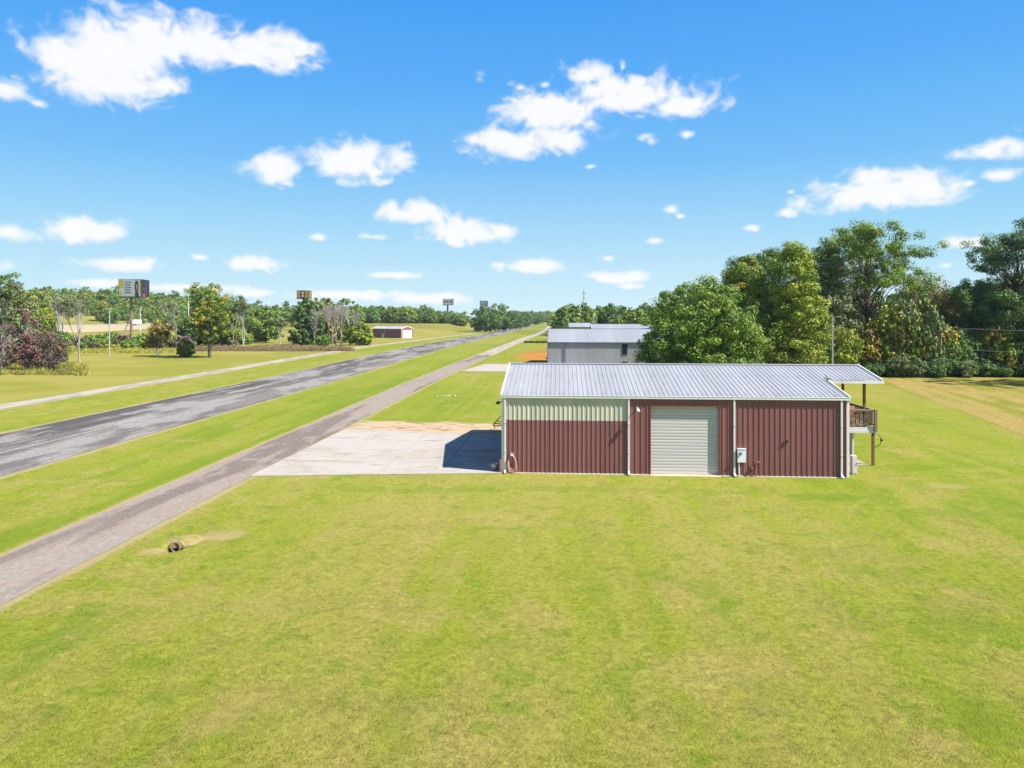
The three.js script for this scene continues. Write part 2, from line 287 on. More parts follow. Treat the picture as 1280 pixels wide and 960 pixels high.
{
  const RW = 12.4, RL = 190;   // old patched asphalt: dark sealed areas, bleached aggregate, cracks and faint paint
  const asphalt = texture(320, 2048, (u, v) => {
    const x = u * RW, y = v * RL;
    const n = wrapN(x, y, 1e9, RL, (a, b) => fbm(a / 3.4 + 3, b / 24 + 11, 5)), m = wrapN(x, y, 1e9, RL, (a, b) => fbm(a / 0.9 + 60, b / 10 + 5, 4)), g = noise(x * 9, y * 5);
    const q = wrapN(x, y, 1e9, RL, (a, b) => fbm(a / 2.2 + 21, b / 6.5 + 4, 5)), side = sstep(0.62, 0.42, u + 0.25 * (m - 0.5));
    let c = mix3([0.140, 0.127, 0.117], [0.108, 0.098, 0.093], sstep(0.4, 0.6, m));
    c = mix3(c, [0.058, 0.053, 0.052], 0.85 * sstep(0.52, 0.62, n * 0.6 + q * 0.35 + 0.10 * side));   // sealed dark
    c = mix3(c, [0.205, 0.192, 0.178], 0.9 * sstep(0.51, 0.62, q * 0.7 + (1 - n) * 0.33));   // bleached stone
    c = mix3(c, [0.035, 0.034, 0.036], 0.45 * (Math.abs(wrapN(x, y, 1e9, RL, (a, b) => fbm(a / 1.7 + 5, b / 3.1, 3)) - 0.5) < 0.006 ? 1 : 0));   // cracks
    if (Math.abs(x - 6.4 + 0.9 * (noise(y / 5, 2) - 0.5)) < 0.1 + 0.3 * noise(y / 2, 9) && noise(y / 6, 7) + 0.3 * noise(x * 4, y) > 0.5) c = mix3(c, [0.25, 0.24, 0.225], 0.5);
    const cross = Math.abs(((y + 3 * noise(x / 4, 1)) % 21) - 10) < 0.14; if (cross && noise(x / 3, y / 21) > 0.45) c = mix3(c, [0.22, 0.205, 0.19], 0.6);
    const k = 0.82 + 0.36 * g; return [c[0] * k, c[1] * k, c[2] * k];
  });
  const TL = 120;
  const tax = texture(128, 2048, (u, v) => {
    const x = u * 3.9, y = v * TL, n = wrapN(x, y, 1e9, TL, (a, b) => fbm(a / 1.6 + 8, b / 13 + 2, 4)), m = wrapN(x, y, 1e9, TL, (a, b) => fbm(a * 1.6 + 31, b / 1.5, 3));
    let c = mix3([0.208, 0.172, 0.145], [0.138, 0.111, 0.096], sstep(0.50, 0.68, n + 0.08 * Math.sin(u * 6.28)));
    c = mix3(c, [0.21, 0.185, 0.16], 0.6 * sstep(0.55, 0.72, m));
    const k = 0.85 + 0.3 * noise(x * 11, y * 7); return [c[0] * k, c[1] * k, c[2] * k];
  });
  const grit = texture(256, 1024, (u, v) => { const x = u * 3.6, y = v * 60, n = fbm(x / 1.1, y / 3, 4), k = 0.8 + 0.4 * noise(x * 14, y * 10), c = mix3([0.285, 0.255, 0.215], [0.215, 0.182, 0.135], sstep(0.45, 0.7, n)); return [c[0] * k, c[1] * k, c[2] * k]; });
  put(new THREE.Mesh(ribbon(() => -47.1, () => -34.65, -60, 1330, 1.5, 0.02, 0.22, 4, RW, RL), matte({ map: asphalt })), 'runway', 'old dark grey asphalt airstrip with bleached patches', 'runway', null, 'structure');
  put(new THREE.Mesh(ribbon((f) => taxiX(f) - 1.95, (f) => taxiX(f) + 1.95, -40, 176, 1.2, 0.02, 0.12, 5, 3.9, TL, 2), matte({ map: tax })), 'taxiway', 'narrow worn grey asphalt lane beside the aprons', 'road', null, 'structure');
  put(new THREE.Mesh(ribbon((f) => taxiX(f) - 1.95, (f) => taxiX(f) + 1.95, 174, 1290, 1.2, 0.012, 0.12, 15, 3.6, 60, 2), matte({ map: grit })), 'gravel_lane', 'pale gravel lane continuing from the taxiway to the crest', 'road', null, 'structure');
  put(new THREE.Mesh(ribbon((f) => pathX(f) - 1.55, (f) => pathX(f) + 1.55, -60, 860, 1.6, 0.02, 0.2, 6, 3.6, 60, 2), matte({ map: grit })), 'gravel_path', 'pale gravel track on the far side of the airstrip', 'path', null, 'structure');
}
const concreteTex = texture(1024, 1024, (u, v) => {
  const x = u * 16, y = v * 16, n = fbm(x / 3, y / 2, 4), m = fbm(x * 1.1 + 40, y * 1.6, 4);
  let c = mix3([0.30, 0.272, 0.243], [0.272, 0.238, 0.200], sstep(0.45, 0.7, n));
  c = mix3(c, [0.305, 0.28, 0.255], 0.7 * sstep(0.5, 0.7, m));
  c = mix3(c, [0.20, 0.168, 0.13], 0.45 * sstep(0.66, 0.76, fbm(x / 1.4 + 9, y / 0.6, 4)));
  const k = 0.92 + 0.16 * noise(x * 12, y * 12); return [c[0] * k, c[1] * k, c[2] * k];
});
function apron(name, label, corners, nx, nf, y) {   // corners: near left, near right, far right, far left as x, f
  const g = put(new THREE.Group(), name, label, 'concrete', null, 'structure'), m = matte({ map: concreteTex }), [A, B, C, D] = corners;
  const at = (u, v) => new THREE.Vector2(lerp(lerp(A[0], B[0], u), lerp(D[0], C[0], u), v), lerp(lerp(A[1], B[1], u), lerp(D[1], C[1], u), v));
  for (let i = 0; i < nx; i++) for (let j = 0; j < nf; j++) {
    const e = 0.0011, s = new THREE.Shape([at(i / nx + e, j / nf + e), at((i + 1) / nx - e, j / nf + e), at((i + 1) / nx - e, (j + 1) / nf - e), at(i / nx + e, (j + 1) / nf - e)]);
    const geo = new THREE.ExtrudeGeometry(s, { depth: 0.12, bevelEnabled: false }); geo.rotateX(-Math.PI / 2);
    const uv = geo.attributes.uv; for (let k = 0; k < uv.count; k++) uv.setXY(k, (geo.attributes.position.getX(k) + 40) / 16, -geo.attributes.position.getZ(k) / 16);
    part(g, 'slab', geo, m, [0, y - 0.12 + 0.003 * ((i + j) % 2), 0]);
  }
  return g;
}
apron('hangar_apron', 'pale concrete apron between the taxiway and the maroon hangar', [[-19.3, 42.9], [-3.75, 44.8], [-3.75, 58.9], [-18.9, 61.4]], 4, 4, 0.045);
apron('far_apron', 'pale concrete apron leading to the grey hangar', [[-17.8, 125], [8.8, 127], [8.8, 143], [-15.6, 145]], 3, 2, 0.17);

// ---------------------------------------------------------------- ribbed sheet metal
const PITCH = 0.3048;
function sheet(w, h, top, ribs = 3, rib = 0.03) {   // ribbed panel: x across, y up, ribs towards +z; top(x) trims the upper end
  const xs = [[0, 0]], p = w / ribs;
  for (let k = 0; k < ribs; k++) { const c = p * (k + 0.5); xs.push([c - 0.042, 0], [c - 0.026, rib], [c + 0.026, rib], [c + 0.042, 0]); }
  xs.push([w, 0]);
  const pos = [], uv = [], at = (x) => (top ? top(x) : h);
  for (let i = 0; i < xs.length - 1; i++) {
    const [a, za] = xs[i], [b, zb] = xs[i + 1];
    pos.push(a, 0, za, b, 0, zb, b, at(b), zb, a, 0, za, b, at(b), zb, a, at(a), za);
    uv.push(a, 0, b, 0, b, at(b), a, 0, b, at(b), a, at(a));
  }
  const g = new THREE.BufferGeometry();
  g.setAttribute('position', new THREE.Float32BufferAttribute(pos, 3)); g.setAttribute('uv', new THREE.Float32BufferAttribute(uv, 2)); g.computeVertexNormals();
  return g;
}
const cache = {};
const panelOf = (w, h, ribs = 3) => (cache[[w.toFixed(4), h.toFixed(4), ribs]] ??= sheet(w, h, null, ribs));
const chalk = texture(512, 512, (u, v) => { const n = fbm(u * 5, v * 2.2, 5), s = noise(u * 46, v * 2.5), k = 0.70 + 0.52 * n + 0.2 * (s - 0.5) + 0.06 * (noise(u * 120, v * 120) - 0.5); return [k, k, k]; });
chalk.repeat.set(0.21, 0.23);
const tinted = (rgb, rough, tone, more) => mat(rgb.map((c) => c * tone), rough, { map: chalk, ...more });
const tones = (rgb, rough, more) => [0.94, 1, 1.05, 0.98].map((t) => tinted(rgb, rough, t, more));

// the maroon hangar
const F = 45.03, X0 = -3.73, WIDE = 21.34, X1 = X0 + WIDE, EAVE = 4.9, HALF = 7.75, SLOPE = 0.19, OV = 0.05, DEEP = HALF * 2;
const onFront = (px) => { const t = (px - 640) / FOCAL; return F * (-SA + t * CA) / (CA + t * SA); };
const frontY = (px, py) => { const t = (px - 640) / FOCAL; return heightAt(py, F / (CA + t * SA)); };
const MAROON = tones([0.208, 0.078, 0.075], 0.5), CREAM = mat([0.66, 0.64, 0.60], 0.5, { map: chalk }), WHITE = mat([0.55, 0.55, 0.535], 0.4), ROOF = tones([0.245, 0.243, 0.255], 0.5);
const DARK = mat([0.02, 0.02, 0.022], 0.5), WOOD = mat([0.17, 0.085, 0.045], 0.8), STEEL = mat([0.42, 0.43, 0.44], 0.4, { metalness: 0.6 });
const hangar = thing('metal_hangar', 'long maroon ribbed metal hangar with pale roof and roll up door', 'hangar');
{
  const fz = -F, pick = (list, k) => list[(k * 7 + 3) % list.length];
  let n = 0;
  const row = (name, x0, x1, y0, y1, mats, z = fz) => {
    const count = Math.max(1, Math.round((x1 - x0) / 0.914)), w = (x1 - x0) / count, ribs = Math.max(1, Math.round(w / PITCH));
    for (let k = 0; k < count; k++) part(hangar, name, panelOf(w, y1 - y0, ribs), pick(mats, n++), [x0 + k * w, y0, z]);
  };
  const bay = onFront(784), dx0 = onFront(813.5), dx1 = onFront(899), dTop = 4.3, glassY = frontY(700, 525.5), top = EAVE - 0.04;
  const FIBRE = [[0.55, 0.535, 0.39], [0.585, 0.565, 0.42], [0.51, 0.51, 0.38]].map((c) => new THREE.MeshPhysicalMaterial({ color: new THREE.Color().setRGB(...c), roughness: 0.7, transmission: 0.12, map: chalk }));
  row('wall_panel', X0 + 0.02, bay, 0.02, glassY, MAROON);
  row('translucent_panel', X0 + 0.02, bay, glassY, top, FIBRE);
  row('wall_panel', bay, dx0 - 0.06, 0.02, top, MAROON);
  row('wall_panel', dx0 - 0.06, dx1 + 0.06, dTop + 0.06, top, MAROON);
  row('wall_panel', dx1 + 0.06, X1 - 0.02, 0.02, top, MAROON);
  const w = DEEP / 17, gable = (s) => EAVE - 0.05 + SLOPE * (HALF - Math.abs(s - HALF));
  for (let k = 0; k < 17; k++) {   // side and back walls
    const gl = sheet(w, 0, (x) => gable(k * w + x), 3), gr = sheet(w, 0, (x) => gable(DEEP - k * w - x), 3);
    part(hangar, 'wall_panel', gl, pick(MAROON, k), [X0, 0.02, fz - DEEP + k * w], [0, -Math.PI / 2, 0]);
    part(hangar, 'wall_panel', gr, pick(MAROON, k + 1), [X1, 0.02, fz - k * w], [0, Math.PI / 2, 0]);
  }
  const wb = WIDE / 23; for (let k = 0; k < 23; k++) part(hangar, 'wall_panel', panelOf(wb, top, 3), pick(MAROON, k), [X1 - k * wb, 0.02, fz - DEEP], [0, Math.PI, 0]);
  // roof: ribbed panels from eave to ridge on both slopes, carried out over the porch at the right
  const pitch = Math.atan(SLOPE), run = (d) => d / Math.cos(pitch), xl = X0 - OV, xr = X1 + OV, XP = 21.26, PF = 3.76;
  const nr = 24, rw = (xr - xl) / nr, pw = (XP - xr) / 4, tilt = Math.PI / 2 - pitch;
  const front = (x, d0, d1, wd, k) => part(hangar, 'roof_panel', panelOf(wd, run(d1 - d0), 3), pick(ROOF, k), [x, EAVE + 0.05 + SLOPE * d0, fz - d0], [-tilt, 0, 0]);
  const back = (x, d0, d1, wd, k) => part(hangar, 'roof_panel', panelOf(wd, run(d1 - d0), 3), pick(ROOF, k), [x + wd, EAVE + 0.05 + SLOPE * d0, fz - DEEP + d0], [-tilt, Math.PI, 0, 'YXZ']);
  for (let k = 0; k < nr; k++) { front(xl + k * rw, -OV, HALF, rw, k); const b = back(xl + k * rw, -OV, HALF, rw, k + 2); b.rotation.order = 'YXZ'; }
  for (let k = 0; k < 4; k++) { front(xr + k * pw, PF, HALF, pw, k + 5); const b = back(xr + k * pw, PF, HALF, pw, k); b.rotation.order = 'YXZ'; }
  const ridgeY = EAVE + 0.05 + SLOPE * HALF;
  part(hangar, 'ridge_cap', [box(XP - xl, 0.012, 0.24, (XP + xl) / 2, ridgeY + 0.036, fz - HALF + 0.12, pitch), box(XP - xl, 0.012, 0.24, (XP + xl) / 2, ridgeY + 0.036, fz - HALF - 0.12, -pitch)], ROOF[1]);
  const rake = (x, d0, d1, m = CREAM) => part(hangar, 'rake_trim', box(0.07, 0.2, run(d1 - d0), 0, 0, 0), m, [x, EAVE + 0.03 + SLOPE * (d0 + d1) / 2, fz - (d0 + d1) / 2], [pitch, 0, 0]);
  const rakeB = (x, d0, d1) => part(hangar, 'rake_trim', box(0.07, 0.2, run(d1 - d0), 0, 0, 0), CREAM, [x, EAVE + 0.03 + SLOPE * (d0 + d1) / 2, fz - DEEP + (d0 + d1) / 2], [-pitch, 0, 0]);
  rake(xl - 0.03, -OV, HALF); rakeB(xl - 0.03, -OV, HALF); rake(xr + 0.03, -OV, PF - 0.01); rakeB(xr + 0.03, -OV, PF - 0.01); rake(XP + 0.03, PF, HALF); rakeB(XP + 0.03, PF, HALF);
  part(hangar, 'gutter', [box(xr - xl + 0.1, 0.15, 0.09, (xl + xr) / 2, EAVE - 0.045, fz + OV + 0.05), box(xr - xl + 0.1, 0.02, 0.11, (xl + xr) / 2, EAVE + 0.04, fz + OV + 0.055)], CREAM);
  part(hangar, 'gutter', box(xr - xl + 0.1, 0.15, 0.13, (xl + xr) / 2, EAVE - 0.045, fz - DEEP - OV - 0.045), CREAM);
  part(hangar, 'porch_gutter', box(XP - xr + 0.2, 0.17, 0.12, (XP + xr) / 2 - 0.02, EAVE - 0.06 + SLOPE * PF, fz - PF + 0.07), CREAM);
  part(hangar, 'porch_soffit', box(XP - xr - 0.1, 0.03, (HALF - PF) * 2 - 0.1, (XP + xr) / 2, EAVE - 0.13 + SLOPE * PF, fz - HALF), WHITE);
  for (const [x, s] of [[X0, 1], [X1, -1]]) part(hangar, 'corner_trim', [box(0.16, EAVE - 0.1, 0.03, x + s * 0.05, EAVE / 2 - 0.03, fz + 0.05), box(0.03, EAVE - 0.1, 0.16, x - s * 0.028, EAVE / 2 - 0.03, fz - 0.03)], CREAM);
  part(hangar, 'base_trim', box(dx0 - X0 - 0.1, 0.05, 0.06, (dx0 + X0) / 2, 0.025, fz + 0.01), CREAM);
  part(hangar, 'base_trim', box(X1 - dx1 - 0.1, 0.05, 0.06, (dx1 + X1) / 2, 0.025, fz + 0.01), CREAM);
  for (const px of [631.5, 785.8, 917.6, 1051.5]) {   // downspouts with an elbow at the foot
    const x = onFront(px), s = [box(0.11, EAVE - 0.25, 0.075, 0, EAVE / 2 + 0.03, 0.075), box(0.11, 0.085, 0.34, 0, 0.13, 0.22, 0.35), box(0.13, 0.03, 0.1, 0, 3.2, 0.09), box(0.13, 0.03, 0.1, 0, 1.4, 0.09)];
    part(hangar, 'downspout', s, CREAM, [x, 0, fz]);
  }
  // roll-up door: slats in a recess
  const door = new THREE.Group(); door.name = 'roll_up_door'; door.position.set(dx0, 0, fz - 0.2); hangar.add(door);
  const dw = dx1 - dx0, ns = 22, sh = dTop / ns, SLAT = [0.97, 1, 1.03].map((t) => mat([0.49 * t, 0.465 * t, 0.445 * t], 0.55));
  const prof = [[0, 0], [0.004, 0.006], [0.02, 0.022], [0.06, 0.026], [sh - 0.06, 0.026], [sh - 0.02, 0.022], [sh - 0.004, 0.006], [sh, 0]];
  const sp = []; for (let i = 0; i < prof.length - 1; i++) { const [a, za] = prof[i], [b, zb] = prof[i + 1]; sp.push(0, a, za, dw, a, za, dw, b, zb, 0, a, za, dw, b, zb, 0, b, zb); }
  const slatGeo = new THREE.BufferGeometry(); slatGeo.setAttribute('position', new THREE.Float32BufferAttribute(sp, 3)); slatGeo.computeVertexNormals();
  for (let k = 0; k < ns; k++) part(door, 'slat', slatGeo, SLAT[(k * 2) % 3], [0, k * sh + 0.03, 0]);
  part(door, 'bottom_bar', box(dw, 0.1, 0.05, dw / 2, 0.06, 0.05), mat([0.45, 0.38, 0.27], 0.7));
  const JAMB = mat([0.20, 0.055, 0.05], 0.45);
  for (const x of [-0.03, dw + 0.03]) part(door, 'jamb', box(0.06, dTop + 0.06, 0.26, x, dTop / 2 + 0.03, 0.11), JAMB);
  part(door, 'head_trim', box(dw, 0.06, 0.26, dw / 2, dTop + 0.03, 0.11), JAMB);
  part(door, 'sill', box(dw + 0.1, 0.05, 0.7, dw / 2, 0.015, 0.2), mat([0.40, 0.33, 0.22], 0.9));
  // deck on the right-hand side, with its railing and posts
  const deck = new THREE.Group(); deck.name = 'deck'; deck.position.set(X1 + 0.06, 0, fz - 3.9); hangar.add(deck);
  const L = 3.2, DP = 7.7, fy = 2.5, PAINT = mat([0.58, 0.58, 0.57], 0.5), RAIL = mat([0.20, 0.145, 0.105], 0.8);
  part(deck, 'fascia', [box(L, 0.2, 0.05, L / 2, fy - 0.05, 0.025), box(L + 0.12, 0.17, 0.06, L / 2 + 0.04, fy - 0.24, 0.05), box(0.05, 0.37, DP, L, fy - 0.14, -DP / 2)], PAINT);
  const plank = box(L - 0.06, 0.035, 0.135), PL = tones([0.22, 0.15, 0.10], 0.85); for (let k = 0; k < 54; k++) part(deck, 'board', plank, PL[k % 4], [L / 2, fy + 0.05, -0.08 - k * 0.142]);
  for (const [x, z] of [[L - 0.12, -0.05], [L - 0.12, -DP / 2], [L - 0.12, -DP + 0.1]]) part(deck, 'post', box(0.15, fy - 0.3, 0.15, x, fy / 2 - 0.15, z), WOOD);
  for (const [x, z] of [[L - 0.62, -0.22], [L - 0.62, -DP / 2], [L - 0.62, -DP + 0.2]]) part(deck, 'roof_post', box(0.15, EAVE + SLOPE * PF - 0.15 - fy, 0.15, x, (EAVE + SLOPE * PF - 0.15 + fy) / 2, z), WOOD);
  part(deck, 'roof_post', box(0.15, EAVE + SLOPE * PF - 0.15 - fy, 0.15, 0.55, (EAVE + SLOPE * PF - 0.15 + fy) / 2, -DP + 0.2), WOOD);
  part(deck, 'top_rail', box(L, 0.09, 0.16, L / 2, fy + 1.18, -0.02), RAIL); part(deck, 'bottom_rail', box(L, 0.08, 0.06, L / 2, fy + 0.22, -0.02), RAIL);
  part(deck, 'top_rail', box(0.16, 0.09, DP, L - 0.06, fy + 1.18, -DP / 2 - 0.1), RAIL); part(deck, 'bottom_rail', box(0.06, 0.08, DP - 0.15, L - 0.06, fy + 0.22, -DP / 2 - 0.1), RAIL);
  part(deck, 'rail_post', box(0.17, 1.5, 0.17, L - 0.02, fy + 0.5, 0.1), RAIL);
  const bal = box(0.045, 0.93, 0.045); for (let k = 0; k < 21; k++) part(deck, 'baluster', bal, RAIL, [0.15 + k * 0.14, fy + 0.7, -0.02]);
  for (let k = 0; k < 50; k++) part(deck, 'baluster', bal, RAIL, [L - 0.06, fy + 0.7, -0.25 - k * 0.148]);
  part(deck, 'stair', [box(1.0, 0.06, 3.4, 0.7, fy / 2, -DP - 1.5, 0.62)], WOOD);
}

// things fixed to the hangar or standing by it
{
  const fz = -F;
  let t = thing('wall_lamp', 'small white gooseneck lamp on the maroon wall above the roll up door', 'lamp', [onFront(796.5), frontY(796, 511), fz + 0.035]);
  part(t, 'plate', box(0.12, 0.16, 0.03, 0, 0, 0.015), WHITE); part(t, 'arm', tube([V(0, 0.02, 0.02), V(0, 0.12, 0.16), V(0, 0.1, 0.38), V(0, 0.02, 0.43)], 0.025), WHITE);
  part(t, 'shade', new THREE.LatheGeometry([[0.02, 0.1], [0.07, 0.08], [0.12, 0.0], [0.13, -0.06]].map(([a, b]) => new THREE.Vector2(a, b)), 14), WHITE, [0, -0.03, 0.43]);
  t = thing('wall_lamp', 'black arm lamp sticking out from the hangar wall over the apron', 'lamp', [X0 - 0.035, 3.95, fz - 4], -Math.PI / 2);
  part(t, 'plate', box(0.14, 0.2, 0.03, 0, 0, 0.015), DARK); part(t, 'arm', tube([V(0, 0, 0.02), V(0, 0.05, 0.3), V(0, 0.06, 0.56)], 0.04), DARK);
  part(t, 'shade', new THREE.LatheGeometry([[0.03, 0.12], [0.08, 0.09], [0.13, -0.02], [0.14, -0.08]].map(([a, b]) => new THREE.Vector2(a, b)), 14), DARK, [0, 0, 0.6]);
  t = thing('electric_meter', 'grey electric meter box on white conduit on the maroon wall', 'meter box', [onFront(926.3), 0, fz + 0.04]);
  const GREYBOX = mat([0.68, 0.70, 0.74], 0.4);
  part(t, 'cabinet', [box(0.5, 0.82, 0.16, 0, 1.32, 0.08), box(0.52, 0.03, 0.19, 0, 1.74, 0.09)], GREYBOX); part(t, 'conduit', rod(V(-0.16, 0, 0.08), V(-0.16, 0.92, 0.08), 0.045), WHITE);
  const dial = part(t, 'dial', new THREE.CylinderGeometry(0.09, 0.1, 0.08, 16), mat([0.13, 0.16, 0.20], 0.2), [-0.06, 1.48, 0.18], [Math.PI / 2, 0, 0]); part(dial, 'glass', new THREE.SphereGeometry(0.08, 12, 6, 0, Math.PI * 2, 0, 1.5), mat([0.2, 0.24, 0.3], 0.1), [0, 0.02, 0]);
  t = thing('pipe_riser', 'maroon painted pipe riser with valve beside the electric meter', 'pipe', [onFront(944), 0, fz + 0.06]);
  const PIPE = mat([0.30, 0.085, 0.075], 0.5);
  part(t, 'pipe', [rod(V(0.02, 0, 0.06), V(0.02, 0.95, 0.06), 0.03), rod(V(0.02, 0.93, 0.06), V(0.26, 0.93, 0.06), 0.035), rod(V(0.26, 0.95, 0.06), V(0.26, 0.9, -0.02), 0.03)], PIPE);
  part(t, 'regulator', [new THREE.CylinderGeometry(0.085, 0.085, 0.08, 14).rotateX(Math.PI / 2).translate(-0.22, 0.56, 0.08), rod(V(-0.22, 0.5, 0.08), V(-0.22, 0, 0.08), 0.02), box(0.32, 0.07, 0.09, 0.14, 0.93, 0.06)], PIPE);
  t = thing('outlet_box', 'small maroon outlet box on the ribbed wall', 'outlet', [onFront(983), frontY(983, 551), fz + 0.04]);
  part(t, 'back_box', box(0.14, 0.2, 0.07, 0, 0, 0.035), PIPE); part(t, 'cover', box(0.12, 0.14, 0.04, 0, -0.02, 0.085, 0.25), DARK);
  t = thing('garden_hose', 'tan garden hose coiled on a hook against the maroon wall', 'hose', [onFront(640), 0, fz + 0.05]);
  const HOSE = mat([0.50, 0.27, 0.21], 0.55);
  for (let k = 0; k < 5; k++) { const pts = [], rx = 0.17 + 0.035 * k, ry = 0.43 + 0.045 * k; for (let i = 0; i < 20; i++) { const a = i / 20 * Math.PI * 2; pts.push(V(Math.sin(a) * rx * (1 - 0.25 * Math.cos(a)), 0.71 + Math.cos(a) * ry - 0.04 * k, 0.06 + 0.035 * (k % 3) + 0.02 * Math.sin(a * 2 + k))); } part(t, 'coil', new THREE.TubeGeometry(new THREE.CatmullRomCurve3(pts, true), 40, 0.02, 6, true), HOSE); }
  part(t, 'trailing_end', tube([V(0.2, 0.7, 0.1), V(0.3, 0.3, 0.12), V(0.38, 0.03, 0.16), V(0.5, 0.02, 0.3)], 0.02), HOSE); part(t, 'hook', [box(0.2, 0.16, 0.03, 0, 1.2, 0.01), box(0.16, 0.03, 0.2, 0, 1.13, 0.1)], mat([0.55, 0.4, 0.38], 0.5));
  t = thing('corner_guard', 'short maroon pipe guard standing at the hangar corner by the apron', 'guard post', [X0 - 0.13, 0.045, fz + 0.02]);
  part(t, 'pipe', new THREE.CylinderGeometry(0.07, 0.07, 0.72, 14).translate(0, 0.36, 0), PIPE); part(t, 'cap', new THREE.SphereGeometry(0.07, 12, 6, 0, Math.PI * 2, 0, Math.PI / 2).translate(0, 0.72, 0), PIPE);
  t = thing('metal_bucket', 'grey galvanised tub on the shaded concrete apron', 'bucket', [X0 - 0.55, 0.045, fz - 0.55]);
  part(t, 'body', new THREE.LatheGeometry([[0.0, 0.01], [0.2, 0.01], [0.26, 0.4], [0.275, 0.41], [0.255, 0.42], [0.19, 0.03], [0, 0.03]].map(([a, b]) => new THREE.Vector2(a, b)), 24), STEEL);
  part(t, 'rim', new THREE.TorusGeometry(0.268, 0.014, 6, 24).rotateX(Math.PI / 2).translate(0, 0.41, 0), STEEL);
  for (const s of [-1, 1]) part(t, 'handle', new THREE.TorusGeometry(0.06, 0.01, 6, 12).translate(s * 0.27, 0.33, 0), STEEL);
  // trailer behind the hangar, its tongue showing past the corner
  t = thing('utility_trailer', 'dark steel trailer behind the hangar with its tongue frame sticking out', 'trailer', [X0 - 2.15, 0.0, fz - DEEP - 1.6]);
  const RUST = mat([0.05, 0.03, 0.028], 0.7);
  part(t, 'tongue', [box(1.7, 0.08, 0.08, 0.8, 0.42, 0.4, 0, 0.42), box(1.7, 0.08, 0.08, 0.8, 0.42, -0.4, 0, -0.42)], RUST); part(t, 'bed', [box(2.6, 0.1, 1.6, 2.9, 0.5, 0), box(2.6, 0.3, 0.05, 2.9, 0.7, 0.8), box(2.6, 0.3, 0.05, 2.9, 0.7, -0.8)], RUST);
  part(t, 'tongue_rack', [rod(V(-0.1, 0.42, 0.1), V(0.65, 1.25, 0.1), 0.04), rod(V(0.15, 0.75, 0.1), V(0.8, 0.72, 0.1), 0.035)], RUST); part(t, 'jack', rod(V(0.05, 0, 0), V(0.05, 0.5, 0), 0.035), STEEL);
  for (const s of [-1, 1]) { const wl = part(t, 'wheel', new THREE.TorusGeometry(0.24, 0.09, 10, 22).translate(3.1, 0.33, s * 0.92), DARK); part(wl, 'rim', new THREE.CylinderGeometry(0.17, 0.17, 0.1, 16).rotateX(Math.PI / 2).translate(3.1, 0.33, s * 0.92), STEEL); }
  // under and on the deck
  const patio = put(new THREE.Group(), 'patio_slab', 'tan concrete slab under the deck', 'concrete', null, 'structure'), PAT = matte({ map: concreteTex });
  part(patio, 'slab', box(2.7, 0.1, 7.4, X1 + 1.45, 0.0, fz - 7.5), PAT); part(patio, 'step', box(1.5, 0.1, 1.1, X1 + 0.8, -0.005, fz - 2.9, 0, 0.15), PAT); part(patio, 'step', box(0.8, 0.1, 0.8, X1 + 0.5, -0.012, fz - 1.6, 0, -0.1), PAT);
  t = thing('storage_cabinet', 'narrow white cabinet standing beside the hangar corner', 'cabinet', [X1 + 0.78, 0.02, fz - 1.2]);
  part(t, 'body', box(0.3, 1.15, 0.35, 0, 0.575, 0), WHITE); part(t, 'door', box(0.26, 1.05, 0.02, 0, 0.575, 0.19), WHITE); part(t, 'handle', box(0.02, 0.12, 0.03, 0.1, 0.65, 0.21), DARK);
  t = thing('deck_support', 'slender white post holding up the front of the deck', 'post', [X1 + 1.85, 0.02, fz - 4.0]);
  part(t, 'shaft', box(0.13, 2.1, 0.13, 0, 1.05, 0), WHITE); part(t, 'foot', box(0.2, 0.12, 0.2, 0, 0.08, 0), WHITE);
  t = thing('plant_hook', 'black curved bracket hanging on the brown deck post', 'bracket', [X1 + 3.26, 1.2, fz - 3.95]);
  part(t, 'arm', [tube([V(-0.03, 0.95, 0), V(0.18, 0.88, 0.03), V(0.38, 0.62, 0.04), V(0.4, 0.5, 0.04)], 0.02), tube([V(0.4, 0.5, 0.04), V(0.3, 0.2, 0.02), V(-0.02, 0.0, 0)], 0.02)], DARK); part(t, 'lantern', new THREE.SphereGeometry(0.09, 10, 8).scale(1, 1.2, 1).translate(0.41, 0.5, 0.04), DARK);
  const chair = (x, z, turn, label) => {
    const c = thing('deck_chair', label, 'chair', [x, 2.57, z], turn), CW = mat([0.30, 0.13, 0.06], 0.7);
    const sl = box(0.5, 0.03, 0.075); for (let k = 0; k < 5; k++) part(c, 'seat_slat', sl, CW, [0, 0.42 - 0.01 * k, 0.22 - k * 0.1]);
    const bs = box(0.075, 0.75, 0.025); for (let k = 0; k < 5; k++) part(c, 'back_slat', bs, CW, [-0.2 + k * 0.1, 0.76, -0.32], [-0.28, 0, 0]);
    for (const [a, b] of [[-0.27, 0.25], [0.27, 0.25], [-0.27, -0.25], [0.27, -0.25]]) part(c, 'leg', box(0.05, 0.62, 0.06, a, 0.31, b), CW);
    for (const s of [-1, 1]) part(c, 'armrest', box(0.09, 0.03, 0.62, s * 0.28, 0.63, 0), CW);
    part(c, 'back_rail', box(0.56, 0.06, 0.03, 0, 1.02, -0.42), CW);
  };
  chair(X1 + 1.95, fz - 4.75, 0.7, 'brown slatted wooden chair on the deck closest to the hangar wall'); chair(X1 + 2.6, fz - 5.7, 0.1, 'brown slatted wooden chair on the deck beside the railing corner');
  t = thing('roof_bracket', 'small dark bracket on the roof edge where the porch roof begins', 'bracket', [X1 + OV + 0.03, EAVE + 0.13 + SLOPE * 3.6, fz - 3.62]);
